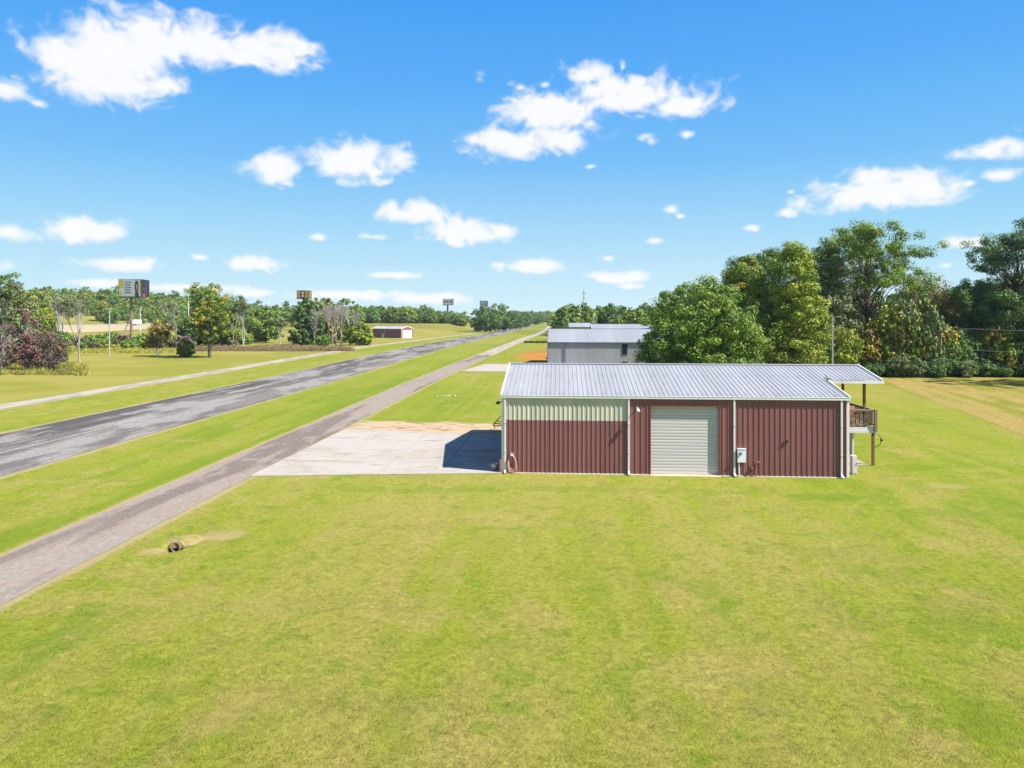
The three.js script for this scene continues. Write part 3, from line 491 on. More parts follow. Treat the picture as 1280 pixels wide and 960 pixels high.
  part(t, 'plate', box(0.12, 0.08, 0.14, 0, 0.02, 0), DARK); part(t, 'arm', [rod(V(0, 0.03, 0), V(-0.16, 0.34, 0.02), 0.02), rod(V(-0.25, 0.1, 0), V(0.25, 0.06, 0), 0.025)], DARK);
}

// other metal buildings, smaller in the picture: wall panels and roof panels again
function shed(name, label, category, o, group) {
  const t = thing(name, label, category, [o.x, land(o.x, o.z) + (o.lift ?? 0), o.z], o.turn ?? 0, group), { w, d, e, s } = o, half = d / 2, pitch = Math.atan(s), run = (half + 0.15) / Math.cos(pitch), tilt = Math.PI / 2 - pitch;
  const pn = o.pitch ?? 1.83, nw = Math.round(w / pn), nd = Math.round(d / pn), rb = o.ribs ?? 6;
  // origin at the front left corner; front faces +z
  const holes = o.holes ?? [];
  for (let k = 0; k < nw; k++) {
    const pw = w / nw;
    part(t, 'wall_panel', panelOf(pw, e, rb), o.wall[k % o.wall.length], [k * pw, 0, 0]);
    part(t, 'wall_panel', panelOf(pw, e, rb), o.wall[k % o.wall.length], [w - k * pw, 0, -d], [0, Math.PI, 0]);
    part(t, 'roof_panel', panelOf(pw, run, rb), o.roof[k % o.roof.length], [k * pw, e + 0.03 - 0.15 * s, 0.15], [-tilt, 0, 0]);
    const b = part(t, 'roof_panel', panelOf(pw, run, rb), o.roof[(k + 1) % o.roof.length], [(k + 1) * pw, e + 0.03 - 0.15 * s, -d - 0.15], [-tilt, Math.PI, 0]); b.rotation.order = 'YXZ';
  }
  for (let k = 0; k < nd; k++) {
    const pw = d / nd, top = (q) => e + s * (half - Math.abs(q - half));
    part(t, 'wall_panel', sheet(pw, 0, (x) => top(k * pw + x), rb), o.wall[k % o.wall.length], [0, 0, -d + k * pw], [0, -Math.PI / 2, 0]);
    part(t, 'wall_panel', sheet(pw, 0, (x) => top(d - k * pw - x), rb), o.wall[k % o.wall.length], [w, 0, -k * pw], [0, Math.PI / 2, 0]);
  }
  part(t, 'eave_trim', box(w + 0.2, 0.2, 0.14, w / 2, e - 0.06, 0.2), o.trim); part(t, 'ridge_cap', box(w + 0.1, 0.04, 0.5, w / 2, e + 0.06 + s * half, -half), o.roof[0]);
  for (const x of [-0.06, w + 0.06]) { part(t, 'rake_trim', box(0.1, 0.24, run, x, e + s * half / 2, -half / 2, pitch), o.trim); part(t, 'rake_trim', box(0.1, 0.24, run, x, e + s * half / 2, -half * 1.5, -pitch), o.trim); part(t, 'corner_trim', box(0.14, e - 0.2, 0.1, x < 0 ? 0.02 : w - 0.02, e / 2 - 0.06, 0.06), o.trim); }
  for (const x of o.spouts ?? []) part(t, 'downspout', box(0.13, e - 0.2, 0.1, x, e / 2 - 0.05, 0.14), o.trim);
  return t;
}
{
  const GREY = tones([0.30, 0.296, 0.312], 0.5), SLATE = tones([0.235, 0.24, 0.255], 0.5), BLUEGREY = mat([0.075, 0.10, 0.145], 0.5), PANE = mat([0.012, 0.018, 0.03], 0.08);
  const [gx, gz] = spot(684.5, 133);
  const grey = shed('grey_hangar', 'light grey ribbed metal hangar behind the maroon hangar roof', 'hangar', { x: gx, z: gz, w: 25, d: 23, e: 5.1, s: 0.2, wall: GREY, roof: SLATE, trim: BLUEGREY, spouts: [3.2], lift: -0.12 });
  for (const [y, h] of [[3.95, 2.0], [0.9, 1.5]]) { const w = part(grey, 'window', box(1.0, h, 0.1, 14.3, y - 0.1, 0.06), BLUEGREY); part(w, 'pane', box(0.84, h - 0.16, 0.04, 14.3, y - 0.1, 0.12), PANE); }
  part(grey, 'wall_lamp', [box(0.3, 0.25, 0.3, -0.2, 2.1, -0.4)], DARK);
  const [hx, hz] = spot(740, 228);
  shed('grey_shed', 'long pale grey metal roofed hangar beyond the light grey hangar', 'hangar', { x: hx, z: hz, w: 27, d: 17, e: 5.5, s: 0.18, wall: GREY, roof: SLATE, trim: WHITE, lift: 0, pitch: 2.7 });
  const [kx, kz] = spot(711, 262);
  shed('grey_shed', 'small grey roofed building between the dark evergreen and the long grey hangar', 'shed', { x: kx, z: kz, w: 8.2, d: 15, e: 5.9, s: 0.2, wall: GREY, roof: SLATE, trim: BLUEGREY, pitch: 2.7 });
  const [mx, mz] = spot(465.5, 338);
  const red = shed('maroon_hangar', 'small maroon metal hangar with white door across the airstrip', 'hangar', { x: mx, z: mz, turn: -0.42, w: 17, d: 9, e: 4.4, s: 0.24, wall: MAROON, roof: ROOF, trim: CREAM, spouts: [7.6], lift: -0.05 });
  part(red, 'end_door', [box(0.12, 3.7, 7.2, 17.06, 1.85, -4.5)], mat([0.6, 0.6, 0.6], 0.5)); part(red, 'side_door', [box(0.95, 2.1, 0.1, 6.3, 1.05, 0.07)], WHITE);
  const [bx, bz] = spot(324, 640);
  shed('warehouse', 'low white warehouse roof far beyond the red clay bank', 'warehouse', { x: bx, z: bz, w: 17, d: 22, e: 4.5, s: 0.12, wall: [WHITE], roof: [WHITE], trim: WHITE, pitch: 5.6, turn: 0, lift: 0 });
}

// ---------------------------------------------------------------- trees
const BARK = mat([0.085, 0.065, 0.05], 0.95), PALEBARK = mat([0.29, 0.265, 0.235], 0.9), GREYBARK = mat([0.27, 0.25, 0.23], 0.95);
const LEAF = new THREE.MeshPhysicalMaterial({ vertexColors: true, roughness: 0.6, transmission: 0.28, side: THREE.DoubleSide, specularIntensity: 0.35 });
function crownOf(o, r) {   // leaves as small bent faces on clumps, the clumps spread through the lobes of the crown
  const vol = o.lobes.map((l) => (l[3] * l[4] * l[5]) ** 0.67), sum = vol.reduce((a, b) => a + b), clumps = [];
  for (let k = 0; k < o.clumps; k++) {
    let q = r() * sum, i = 0; while (i < vol.length - 1 && q > vol[i]) q -= vol[i++];
    const l = o.lobes[i], a = r() * Math.PI * 2, u = r() * 2 - 1, s = Math.sqrt(1 - u * u), rad = 0.5 + 0.5 * Math.cbrt(r()) * (0.85 + 0.3 * r());
    const p = V(l[0] + Math.cos(a) * s * l[3] * rad, l[1] + u * l[4] * rad, l[2] + Math.sin(a) * s * l[5] * rad);
    if (p.y < o.floor) p.y = o.floor + r() * 0.6;
    const col = o.palette[Math.floor(r() * o.palette.length)], tone = 1.25 + 0.8 * r();
    clumps.push({ p, R: o.clumpR * (0.6 + 0.8 * r()), col: col.map((c) => c * tone) });
  }
  const N = clumps.length * o.leaves, pos = new Float32Array(N * 12), nor = new Float32Array(N * 12), col = new Float32Array(N * 12), idx = new Uint32Array(N * 6);
  const d = V(), nrm = V(), u = V(), w = V(), c = V(), vtx = V();
  let k = 0;
  for (const cl of clumps) for (let j = 0; j < o.leaves; j++, k++) {
    d.set(r() * 2 - 1, r() * 2 - 1, r() * 2 - 1).normalize();
    const rad = cl.R * (0.35 + 0.75 * Math.sqrt(r()));
    c.copy(d).multiplyScalar(rad); c.y *= 0.72; c.add(cl.p);
    nrm.set(r() * 2 - 1, r() * 2 - 1, r() * 2 - 1).multiplyScalar(0.6).addScaledVector(d, 0.9); nrm.y += 0.35; nrm.normalize();
    u.set(r() - 0.5, r() - 0.5, r() - 0.5).cross(nrm).normalize(); w.crossVectors(nrm, u);
    const s = o.leaf * (0.5 + 1.15 * r() * r() + 0.4 * r()), t = 0.78 + 0.44 * r(), pts = [[-s, 0], [0, -s * 0.6], [s, 0], [0, s * 0.6]];
    for (let q = 0; q < 4; q++) {
      vtx.copy(c).addScaledVector(u, pts[q][0]).addScaledVector(w, pts[q][1]).addScaledVector(nrm, q % 2 ? 0.12 * s : -0.12 * s);
      const at = k * 12 + q * 3; pos[at] = vtx.x; pos[at + 1] = vtx.y; pos[at + 2] = vtx.z;
      nor[at] = nrm.x; nor[at + 1] = nrm.y; nor[at + 2] = nrm.z;
      col[at] = cl.col[0] * t; col[at + 1] = cl.col[1] * t; col[at + 2] = cl.col[2] * t;
    }
    idx.set([k * 4, k * 4 + 1, k * 4 + 2, k * 4, k * 4 + 2, k * 4 + 3], k * 6);
  }
  const g = new THREE.BufferGeometry();
  g.setAttribute('position', new THREE.BufferAttribute(pos, 3)); g.setAttribute('normal', new THREE.BufferAttribute(nor, 3)); g.setAttribute('color', new THREE.BufferAttribute(col, 3)); g.setIndex(new THREE.BufferAttribute(idx, 1));
  return [g, clumps];
}
function limb(a, b, r0, r1, r, sag = 0.12, n = 3, seg = 5) {   // a bent tapering limb of short rods
  const out = [], L = a.distanceTo(b), at = (t) => V().lerpVectors(a, b, t);
  let p = a;
  for (let k = 1; k <= n; k++) { const q = at(k / n); if (k < n) q.add(V((r() - 0.5) * L * sag, (r() - 0.3) * L * sag, (r() - 0.5) * L * sag)); out.push(rod(p, q, lerp(r0, r1, (k - 1) / n), lerp(r0, r1, k / n), seg)); p = q; }
  return out;
}
function leafyTree(o) {   // o: h, lobes, clumps, clumpR, leaves, leaf, palette, trunkR, trunkTop, seed, bark
  const r = rng(o.seed), root = new THREE.Group(), [crown, clumps] = crownOf({ floor: 0.3, ...o }, r);
  const top = V((r() - 0.5) * 0.06 * o.h, o.trunkTop ?? o.h * 0.72, (r() - 0.5) * 0.06 * o.h), wood = limb(V(0, -0.3, 0), top, o.trunkR, o.trunkR * 0.3, r, 0.05, 5, 9);
  const step = Math.max(1, Math.floor(clumps.length / (o.limbs ?? 40)));
  for (let k = 0; k < clumps.length; k += step) { const c = clumps[k].p, t = clamp(c.y / top.y * 0.75 - 0.12, 0.1, 0.95); wood.push(...limb(V().lerpVectors(V(0, 0, 0), top, t), c, o.trunkR * 0.42 * (1.1 - t), o.trunkR * 0.06, r, 0.16)); }
  part(root, 'trunk', merged(wood), o.bark ?? BARK); part(root, 'crown', crown, LEAF);
  return root;
}
function bareTree(o) {   // forked leafless tree, with a few last leaves if asked
  const r = rng(o.seed), root = new THREE.Group(), wood = [], tips = [];
  const grow = (a, dir, len, rad, depth) => {
    const b = a.clone().addScaledVector(dir, len); wood.push(rod(a, b, rad, rad * 0.68, depth > 2 ? 7 : 4));
    if (depth === 0 || rad < 0.014) { tips.push(b); return; }
    const kids = depth > 3 ? 2 + (r() > 0.55 ? 1 : 0) : 2 + (r() > 0.4 ? 1 : 0);
    for (let k = 0; k < kids; k++) grow(b, dir.clone().add(V((r() - 0.5) * o.spread, (r() - 0.25) * 0.5, (r() - 0.5) * o.spread)).normalize(), len * (0.66 + 0.2 * r()), rad * (k ? 0.55 : 0.7), depth - 1);
  };
  for (let s = 0; s < (o.stems ?? 1); s++) grow(V((r() - 0.5) * (o.stems > 1 ? 1.2 : 0), -0.3, (r() - 0.5) * (o.stems > 1 ? 1.2 : 0)), V((r() - 0.5) * 0.25, 1, (r() - 0.5) * 0.25).normalize(), o.h * 0.27, o.trunkR, 6);
  const g = merged(wood); g.computeBoundingBox(); const k = o.h / g.boundingBox.max.y; g.scale(k, k, k);
  part(root, 'trunk', g, o.bark ?? GREYBARK);
  if (o.leaves) {
    const lobes = tips.filter((_, i) => i % (o.every ?? 4) === 0).map((p) => [p.x * k, p.y * k, p.z * k, 0.3, 0.3, 0.3]);
    part(root, 'crown', crownOf({ lobes, clumps: lobes.length, clumpR: o.clumpR ?? 0.6, leaves: o.leaves, leaf: o.leaf ?? 0.16, palette: o.palette, floor: 0.3 }, r)[0], LEAF);
  }
  return root;
}
const GREEN = [[0.088, 0.142, 0.017], [0.108, 0.162, 0.019], [0.066, 0.122, 0.018], [0.125, 0.170, 0.020]];
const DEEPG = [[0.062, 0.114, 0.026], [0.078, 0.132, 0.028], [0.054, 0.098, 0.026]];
const LIME = [[0.165, 0.205, 0.018], [0.142, 0.192, 0.018], [0.185, 0.208, 0.022], [0.118, 0.170, 0.018]];
const RUSTY = [[0.200, 0.150, 0.020], [0.175, 0.108, 0.026], [0.140, 0.140, 0.020], [0.100, 0.118, 0.020], [0.215, 0.165, 0.024]];
const CRIM = [[0.160, 0.056, 0.056], [0.170, 0.078, 0.074], [0.098, 0.060, 0.060], [0.100, 0.078, 0.052]];
const BROWN = [[0.105, 0.070, 0.050], [0.085, 0.055, 0.055], [0.07, 0.075, 0.03], [0.13, 0.085, 0.05]];
const SAGE = [[0.105, 0.130, 0.055], [0.125, 0.140, 0.060], [0.085, 0.115, 0.045]];

function plant(t, name, label, px, D, turn = 0, scale = 1, group, cat = 'tree') { const [x, y, z] = onLand(px, D); put(t, name, label, cat, group); t.position.set(x, y, z); t.rotation.y = turn; if (scale !== 1) t.scale.setScalar(scale); return t; }
// the height that a top at photo row py has at that distance, above the land there
const tall = (px, D, py) => heightAt(py, D) - onLand(px, D)[1];
const metres = (w, D) => w * D / FOCAL;
// crown shapes: lists of lobes for a tree of height h and width w
const dome = (h, w, lo = 0.12) => [[0, h * (0.5 + lo / 2), 0, w * 0.47, h * (0.5 - lo / 2), w * 0.47], [w * 0.12, h * 0.36, w * 0.1, w * 0.42, h * 0.28, w * 0.4], [-w * 0.13, h * 0.33, -w * 0.05, w * 0.4, h * 0.27, w * 0.4]];
const column = (h, w) => [[0, h * 0.72, 0, w * 0.36, h * 0.27, w * 0.36], [w * 0.1, h * 0.42, 0, w * 0.45, h * 0.3, w * 0.42], [-w * 0.1, h * 0.2, w * 0.1, w * 0.45, h * 0.2, w * 0.42], [w * 0.05, h * 0.87, 0, w * 0.2, h * 0.12, w * 0.2]];
const spread = (h, w, r, base = 0.42, n = 9) => { const o = []; for (let k = 0; k < n; k++) { const a = k * 2.4 + r() * 0.8, rr = k ? w * (0.2 + 0.17 * r()) : 0, y = h * (k ? lerp(base + 0.08, 0.86, r()) : 0.8); o.push([Math.cos(a) * rr, y, Math.sin(a) * rr, w * (0.13 + 0.08 * r()), h * (0.07 + 0.06 * r()), w * (0.13 + 0.08 * r())]); } return o; };

{ // right of the hangar: the big round tree and the tall wood edge
  const G = 'tall trees along the edge of the hay field';
  let D = 86, h = tall(876, D, 344), w = metres(152, D);
  plant(leafyTree({ h, lobes: [[0, h * 0.55, 0, w * 0.43, h * 0.42, w * 0.44], [w * 0.1, h * 0.4, w * 0.1, w * 0.4, h * 0.34, w * 0.36], [-w * 0.13, h * 0.36, 0, w * 0.38, h * 0.3, w * 0.4], [w * 0.02, h * 0.25, w * 0.05, w * 0.46, h * 0.22, w * 0.44]], clumps: 430, clumpR: 1.0, leaves: 230, leaf: 0.125, palette: GREEN, trunkR: 0.45, seed: 11 }), 'broadleaf_tree', 'dense round green tree rising behind the maroon hangar roof', 876, D);
  const T = (px, Dd, top, wpx, shape, pal, label, seed, extra = {}) => { const hh = tall(px, Dd, top), ww = metres(wpx, Dd), r = rng(seed + 900); return plant(leafyTree({ h: hh, lobes: shape(hh, ww, r), clumps: 230, clumpR: 1.1, leaves: 185, leaf: 0.142, palette: pal, trunkR: 0.34, seed, ...extra }), 'broadleaf_tree', label, px, Dd, 0, 1, G); };
  T(925, 136, 306, 84, (a, b, r) => spread(a, b, r, 0.35, 12), [...DEEPG, GREEN[2]], 'dark green tall tree with loose top behind the dense round tree', 21, { clumps: 170 });
  T(928, 115, 322, 66, column, [RUSTY[0], RUSTY[2], LIME[0], ...GREEN, ...GREEN, ...GREEN], 'tall tree with yellow and rusty top next to the dense round tree', 22);
  T(962, 136, 312, 54, column, DEEPG, 'narrow very dark tree between the rusty topped tree and the lime green tree', 23);
  T(990, 111, 304, 74, column, LIME, 'tall lime green leafy tree clothed in foliage down to the ground', 24, { clumps: 270 });
  T(1034, 124, 306, 70, column, SAGE, 'grey green tall tree behind the wide crowned tree', 25);
  T(1086, 127, 270, 176, (a, b, r) => [...spread(a, b, r, 0.42, 14), [0, a * 0.83, 0, b * 0.26, a * 0.13, b * 0.26], [-b * 0.2, a * 0.58, b * 0.05, b * 0.17, a * 0.1, b * 0.17], [b * 0.17, a * 0.55, 0, b * 0.14, a * 0.08, b * 0.17], [0, a * 0.62, b * 0.12, b * 0.16, a * 0.1, b * 0.14]], [...GREEN, GREEN[1], LIME[3]], 'tallest wide crowned green tree with a bare dark trunk below', 26, { clumps: 260, clumpR: 1.15, leaves: 200, trunkR: 0.42, limbs: 70, trunkTop: tall(1086, 127, 270) * 0.78 });
  T(1166, 131, 334, 88, (a, b, r) => spread(a, b, r, 0.4, 10), [...RUSTY, SAGE[0], SAGE[1]], 'thin autumn tree with golden brown leaves and pale limbs', 27, { clumps: 150, leaves: 70, bark: GREYBARK, limbs: 60 });
  T(1218, 130, 350, 96, (a, b) => dome(a, b, 0.1), [...DEEPG, GREEN[2]], 'dark green rounded tree between the golden autumn tree and the tall blue green tree', 28);
  T(1268, 124, 258, 128, (a, b, r) => [...spread(a, b, r, 0.3, 14), [0, a * 0.45, 0, b * 0.34, a * 0.3, b * 0.34]], [...DEEPG, ...DEEPG, GREEN[2], [0.045, 0.075, 0.04]], 'very tall blue green tree with loose airy top at the wood edge', 29, { clumps: 260, trunkR: 0.45, limbs: 70 });
  T(1288, 121, 336, 120, (a, b) => dome(a, b, 0.05), [...DEEPG, GREEN[2], SAGE[2]], 'dark rounded tree under the airy topped tree beside the hay field', 32);
  T(1322, 132, 300, 110, (a, b) => dome(a, b, 0.1), DEEPG, 'tall dark tree beyond the airy topped tree, past the power cables', 30);
  T(1400, 100, 250, 150, (a, b) => dome(a, b, 0.2), GREEN, 'tall field edge tree that shades the cut hay', 31, { clumps: 160 });
  // darker trees standing behind them
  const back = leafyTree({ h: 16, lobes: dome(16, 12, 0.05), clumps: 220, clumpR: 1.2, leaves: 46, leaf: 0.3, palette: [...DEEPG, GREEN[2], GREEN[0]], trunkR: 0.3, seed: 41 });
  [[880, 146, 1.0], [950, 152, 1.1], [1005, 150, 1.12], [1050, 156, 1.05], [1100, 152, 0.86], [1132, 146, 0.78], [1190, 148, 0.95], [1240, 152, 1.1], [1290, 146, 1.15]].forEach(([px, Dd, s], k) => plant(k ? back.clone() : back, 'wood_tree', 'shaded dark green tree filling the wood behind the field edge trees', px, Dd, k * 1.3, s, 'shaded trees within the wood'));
  // bushes along the field edge
  const bush = (pal, seed, h = 4, w = 5.5) => leafyTree({ h, lobes: [[0, h * 0.5, 0, w * 0.42, h * 0.42, w * 0.42], [w * 0.25, h * 0.35, 0.3, w * 0.3, h * 0.32, w * 0.3], [-w * 0.25, h * 0.33, -0.2, w * 0.28, h * 0.3, w * 0.3]], clumps: 120, clumpR: 0.6, leaves: 64, leaf: 0.125, palette: pal, trunkR: 0.09, trunkTop: h * 0.5, seed, limbs: 18 });
  const kinds = [[bush(DEEPG, 51), 'dark green bush in the low hedge at the hay field edge'], [bush([...LIME, RUSTY[4]], 52), 'yellow green bush at the foot of the tall field edge trees'], [bush([...RUSTY, BROWN[0]], 53), 'rusty brown bush at the foot of the tall field edge trees'], [bush([...SAGE, GREEN[0]], 54), 'pale sage green bush at the foot of the tall field edge trees']];
  const used = {};
  const B = (k, px, Dd, s, sy = 1) => { const src = kinds[k][0], o = used[k] ? src.clone() : src; used[k] = 1; plant(o, 'field_bush', kinds[k][1], px, Dd, px * 0.7, s, ['hedge bushes', 'yellow green bushes', 'rusty bushes', 'sage bushes'][k] + ' along the hay field', 'bush'); o.scale.y *= sy; };
  for (let px = 1092, k = 0; px < 1310; px += 13, k++) B(k % 6 === 3 ? 3 : 0, px, 116 + 1.5 * ((k * 7) % 3), 0.62 + 0.14 * ((k * 5) % 4), 0.95);
  for (const [px, s, k, sy] of [[968, 1.2, 3, 1], [1000, 1.35, 1, 1.1], [1018, 1.5, 1, 1.2], [1032, 1.1, 2, 1.1], [1050, 1.2, 1, 1.5], [1062, 1.0, 0, 1.2], [1092, 1.2, 2, 1.6], [1108, 1.2, 1, 1.7], [1126, 1.5, 1, 1.8], [1148, 1.2, 2, 1.5], [1140, 1.5, 3, 2.0], [1172, 1.3, 1, 1.5], [1196, 1.1, 0, 1.6], [1222, 1.0, 3, 1.4], [1245, 1.3, 1, 1.4], [1262, 1.2, 2, 1.3], [1282, 1.3, 3, 1.6]]) B(k, px, 119.5 + (px % 5) * 0.6, s * 1.1, sy * 1.1);
}
{ // left of the airstrip
  let k = 0;
  const L = (px, Dd, top, wpx, shape, pal, label, seed, extra = {}, name = 'broadleaf_tree', cat = 'tree') => { const hh = tall(px, Dd, top), ww = metres(wpx, Dd), r = rng(seed + 900); return plant(leafyTree({ h: hh, lobes: shape(hh, ww, r), clumps: 190, clumpR: 0.8, leaves: 54, leaf: 0.2, palette: pal, trunkR: 0.28, seed, ...extra }), name, label, px, Dd, 0, 1, null, cat); };
  L(4, 132, 336, 66, (a, b, r) => spread(a, b, r, 0.3, 12), [...DEEPG, SAGE[0], BROWN[2]], 'tall sparse dark tree with grey branches behind the crimson bushes', 61, { clumps: 120, bark: GREYBARK, limbs: 60 });
  L(28, 140, 372, 46, column, [...SAGE, BROWN[0], GREEN[0]], 'grey green tree behind the crimson bush', 62, { bark: GREYBARK });
  L(34, 126, 390, 30, (a, b) => dome(a, b, 0.1), CRIM, 'crimson leaved bush at the weedy field corner', 63, { leaf: 0.14, clumps: 90, clumpR: 0.6, bark: GREYBARK, limbs: 70 }, 'crimson_bush', 'bush');
  L(2, 124, 400, 40, (a, b) => dome(a, b, 0.1), [CRIM[2], ...BROWN, BROWN[1]], 'purple brown bush under the tall sparse dark tree', 64, { leaf: 0.14, clumps: 80, clumpR: 0.6, bark: GREYBARK, limbs: 70 }, 'crimson_bush', 'bush');
  L(58, 128, 408, 44, (a, b) => dome(a, b, 0.1), BROWN, 'brown leafless looking thicket beside the crimson bush', 65, { leaf: 0.15, clumps: 120, bark: GREYBARK, limbs: 60 }, 'brown_thicket', 'bush');
  L(52, 170, 372, 42, (a, b) => dome(a, b, 0.15), [...LIME, GREEN[0]], 'rounded yellow green tree above the brown thicket', 66);
  L(72, 138, 414, 26, column, DEEPG, 'small dark green tree beside the brown thicket', 67, { clumps: 90 });
  L(262, 167, 346, 66, (a, b, r) => [...spread(a, b, r, 0.34, 13), [0, a * 0.4, 0, b * 0.3, a * 0.2, b * 0.3], [-b * 0.1, a * 0.86, 0, b * 0.2, a * 0.12, b * 0.2], [0, a * 0.66, 0, b * 0.24, a * 0.18, b * 0.24]], [...GREEN, RUSTY[2], RUSTY[0], DEEPG[1], LIME[0]], 'tall ragged tree with dark trunk standing alone in the field', 68, { clumps: 230, trunkR: 0.42, limbs: 50 });
  L(198, 172, 398, 34, (a, b, r) => spread(a, b, r, 0.3, 9), [...RUSTY, BROWN[0], SAGE[0]], 'small autumn brown tree casting a shadow on the field', 69, { clumps: 110, bark: GREYBARK, limbs: 40 });
  L(233, 168, 425, 20, (a, b) => dome(a, b, 0.05), [GREEN[2], DEEPG[0], RUSTY[2]], 'small dark green bush between the ragged tree and the brown tree', 70, { clumps: 60, clumpR: 0.5 }, 'field_bush', 'bush');
  L(384, 240, 374, 40, column, DEEPG, 'dark evergreen at the side of the leafless grey grove', 71, { leaf: 0.34 });
  L(402, 262, 369, 44, (a, b) => dome(a, b, 0.2), [...RUSTY, GREEN[0], DEEPG[0]], 'orange brown tree top behind the leafless grey grove', 72, { leaf: 0.34 });
  L(432, 268, 374, 50, (a, b) => dome(a, b, 0.2), [...GREEN, DEEPG[0]], 'green tree behind the leafless grey grove', 77, { leaf: 0.34 });
  L(449, 238, 404, 34, (a, b) => dome(a, b, 0.05), [...LIME, GREEN[0], DEEPG[1]], 'yellow green bushy tree at the end of the grey grove by the track', 73, { leaf: 0.3 });
  L(332, 262, 384, 44, (a, b) => dome(a, b, 0.05), [...GREEN, DEEPG[0]], 'green bushy tree beside the pale stemmed trees', 74, { leaf: 0.32 });
  L(278, 232, 374, 40, column, [...GREEN, LIME[0]], 'green tree behind the tall ragged field tree', 75, { leaf: 0.32 });
  L(246, 236, 392, 44, (a, b) => dome(a, b, 0.05), DEEPG, 'dark tree behind the trunk of the tall ragged field tree', 76, { leaf: 0.32 });
  L(702, 300, 384, 17, column, DEEPG, 'dark narrow evergreen by the small grey roofed building', 78, { leaf: 0.34, clumps: 110 });
  L(716, 310, 397, 22, (a, b) => dome(a, b, 0.02), GREEN, 'low green tree beside the dark narrow evergreen', 79, { leaf: 0.34, clumps: 80 });
  const bare = [[79, 150, 364, PALEBARK, 101], [98, 152, 368, PALEBARK, 102], [218, 205, 372, PALEBARK, 103], [303, 226, 370, PALEBARK, 104], [292, 230, 378, PALEBARK, 105], [352, 236, 398, GREYBARK, 106]];
  const lab = ['pale leafless tree beside the small dark green tree', 'pale forked leafless tree next to the grey lamp pole', 'pale thin leafless tree behind the small autumn tree', 'pale stemmed tree with thin sage leaves beside the ragged field tree', 'pale stemmed sage tree close behind the ragged field tree', 'small leafless grey tree in front of the red clay bank'];
  for (const [px, Dd, top, bark, seed] of bare) plant(bareTree({ h: tall(px, Dd, top), trunkR: 0.2, spread: 0.5, seed, bark, stems: 2, leaves: seed > 103 ? 14 : 7, clumpR: 0.7, every: seed > 103 ? 1 : 4, leaf: 0.2, palette: SAGE }), 'pale_tree', lab[k++], px, Dd);
  const g0 = [bareTree({ h: 13, trunkR: 0.18, spread: 0.5, seed: 111, bark: GREYBARK, stems: 2 }), bareTree({ h: 13, trunkR: 0.2, spread: 0.55, seed: 112, bark: PALEBARK, stems: 1 })];
  [[392, 236, 0.95], [402, 242, 1.05], [411, 236, 1.12], [420, 240, 1.1], [428, 236, 1.05], [437, 241, 1.12], [444, 236, 0.95], [416, 246, 1.15]].forEach(([px, Dd, s], i) => plant(i < 2 ? g0[i] : g0[i % 2].clone(), 'bare_tree', ['leafless grey tree in the grove across the airstrip', 'leafless pale barked tree in the grove across the airstrip'][i % 2], px, Dd, i * 1.1, s, ['leafless grey grove', 'leafless pale grove'][i % 2]));
  // scrub bushes and a belt of trees before the highway
  const scrub = (pal, seed) => leafyTree({ h: 3.4, lobes: [[0, 1.6, 0, 2.2, 1.5, 2.0], [1.3, 1.1, 0.3, 1.5, 1, 1.4], [-1.3, 1.1, -0.2, 1.4, 1, 1.4]], clumps: 60, clumpR: 0.6, leaves: 34, leaf: 0.26, palette: pal, trunkR: 0.08, trunkTop: 1.5, seed, limbs: 12 });
  const sk = [[scrub(GREEN, 121), 'green scrub bush in the rough ground before the highway', 'green scrub'], [scrub([...LIME, RUSTY[2]], 122), 'yellow green scrub bush in the rough ground before the highway', 'yellow scrub'], [scrub([...BROWN, DEEPG[0]], 123), 'brown scrub bush in the rough ground before the highway', 'brown scrub']], su = {};
  const r = rng(5);
  for (let i = 0; i < 54; i++) { const q = i % 3, px = 84 + i * 6.2 + r() * 5, Dd = 200 + 60 * r() + (px > 230 ? 30 : 0); if (px > 325 && px < 366) continue; const o = su[q] ? sk[q][0].clone() : sk[q][0]; su[q] = 1; plant(o, 'scrub_bush', sk[q][1], px, Dd, r() * 6, 0.7 + 0.7 * r(), sk[q][2] + ' before the highway', 'bush'); }
  const mid = (pal, seed, shp) => leafyTree({ h: 13, lobes: shp(13, 10), clumps: 120, clumpR: 1.15, leaves: 34, leaf: 0.38, palette: pal, trunkR: 0.22, seed, limbs: 16 });
  const mk = [[mid([...GREEN, DEEPG[1]], 131, (a, b) => dome(a, b, 0.06)), 'mid green tree in the belt along the highway', 'green trees'], [mid([...LIME, SAGE[0], GREEN[1]], 132, column), 'yellow green tree in the belt along the highway', 'yellow green trees'], [mid([...DEEPG, GREEN[2]], 133, (a, b) => dome(a, b, 0.06)), 'dark green tree in the belt along the highway', 'dark green trees'], [mid([...RUSTY, SAGE[1], GREEN[1]], 134, column), 'tawny tree in the belt along the highway', 'tawny trees']], mu = {};
  for (let i = 0; i < 92; i++) {
    const q = [0, 2, 1, 0, 2, 0, 3][i % 7], px = -20 + i * 5.4 + r() * 8, Dd = px < 70 ? 250 + 120 * r() : 410 + 130 * r(); if (px > 318 && px < 368 && Dd < 480) continue; if (px > 440) continue;
    const o = mu[q] ? mk[q][0].clone() : mk[q][0]; mu[q] = 1; plant(o, 'roadside_tree', mk[q][1], px, px > 60 && px < 200 ? Dd + 90 : Dd, r() * 6, 0.5 + 0.75 * r() * r() + 0.1 * r(), mk[q][2] + ' along the highway');
  }
  // trees at the crest beside the track
  const oak = leafyTree({ h: 15, lobes: dome(15, 19, 0.1), clumps: 220, clumpR: 1.3, leaves: 40, leaf: 0.42, palette: [...DEEPG, GREEN[2]], trunkR: 0.4, seed: 141 });
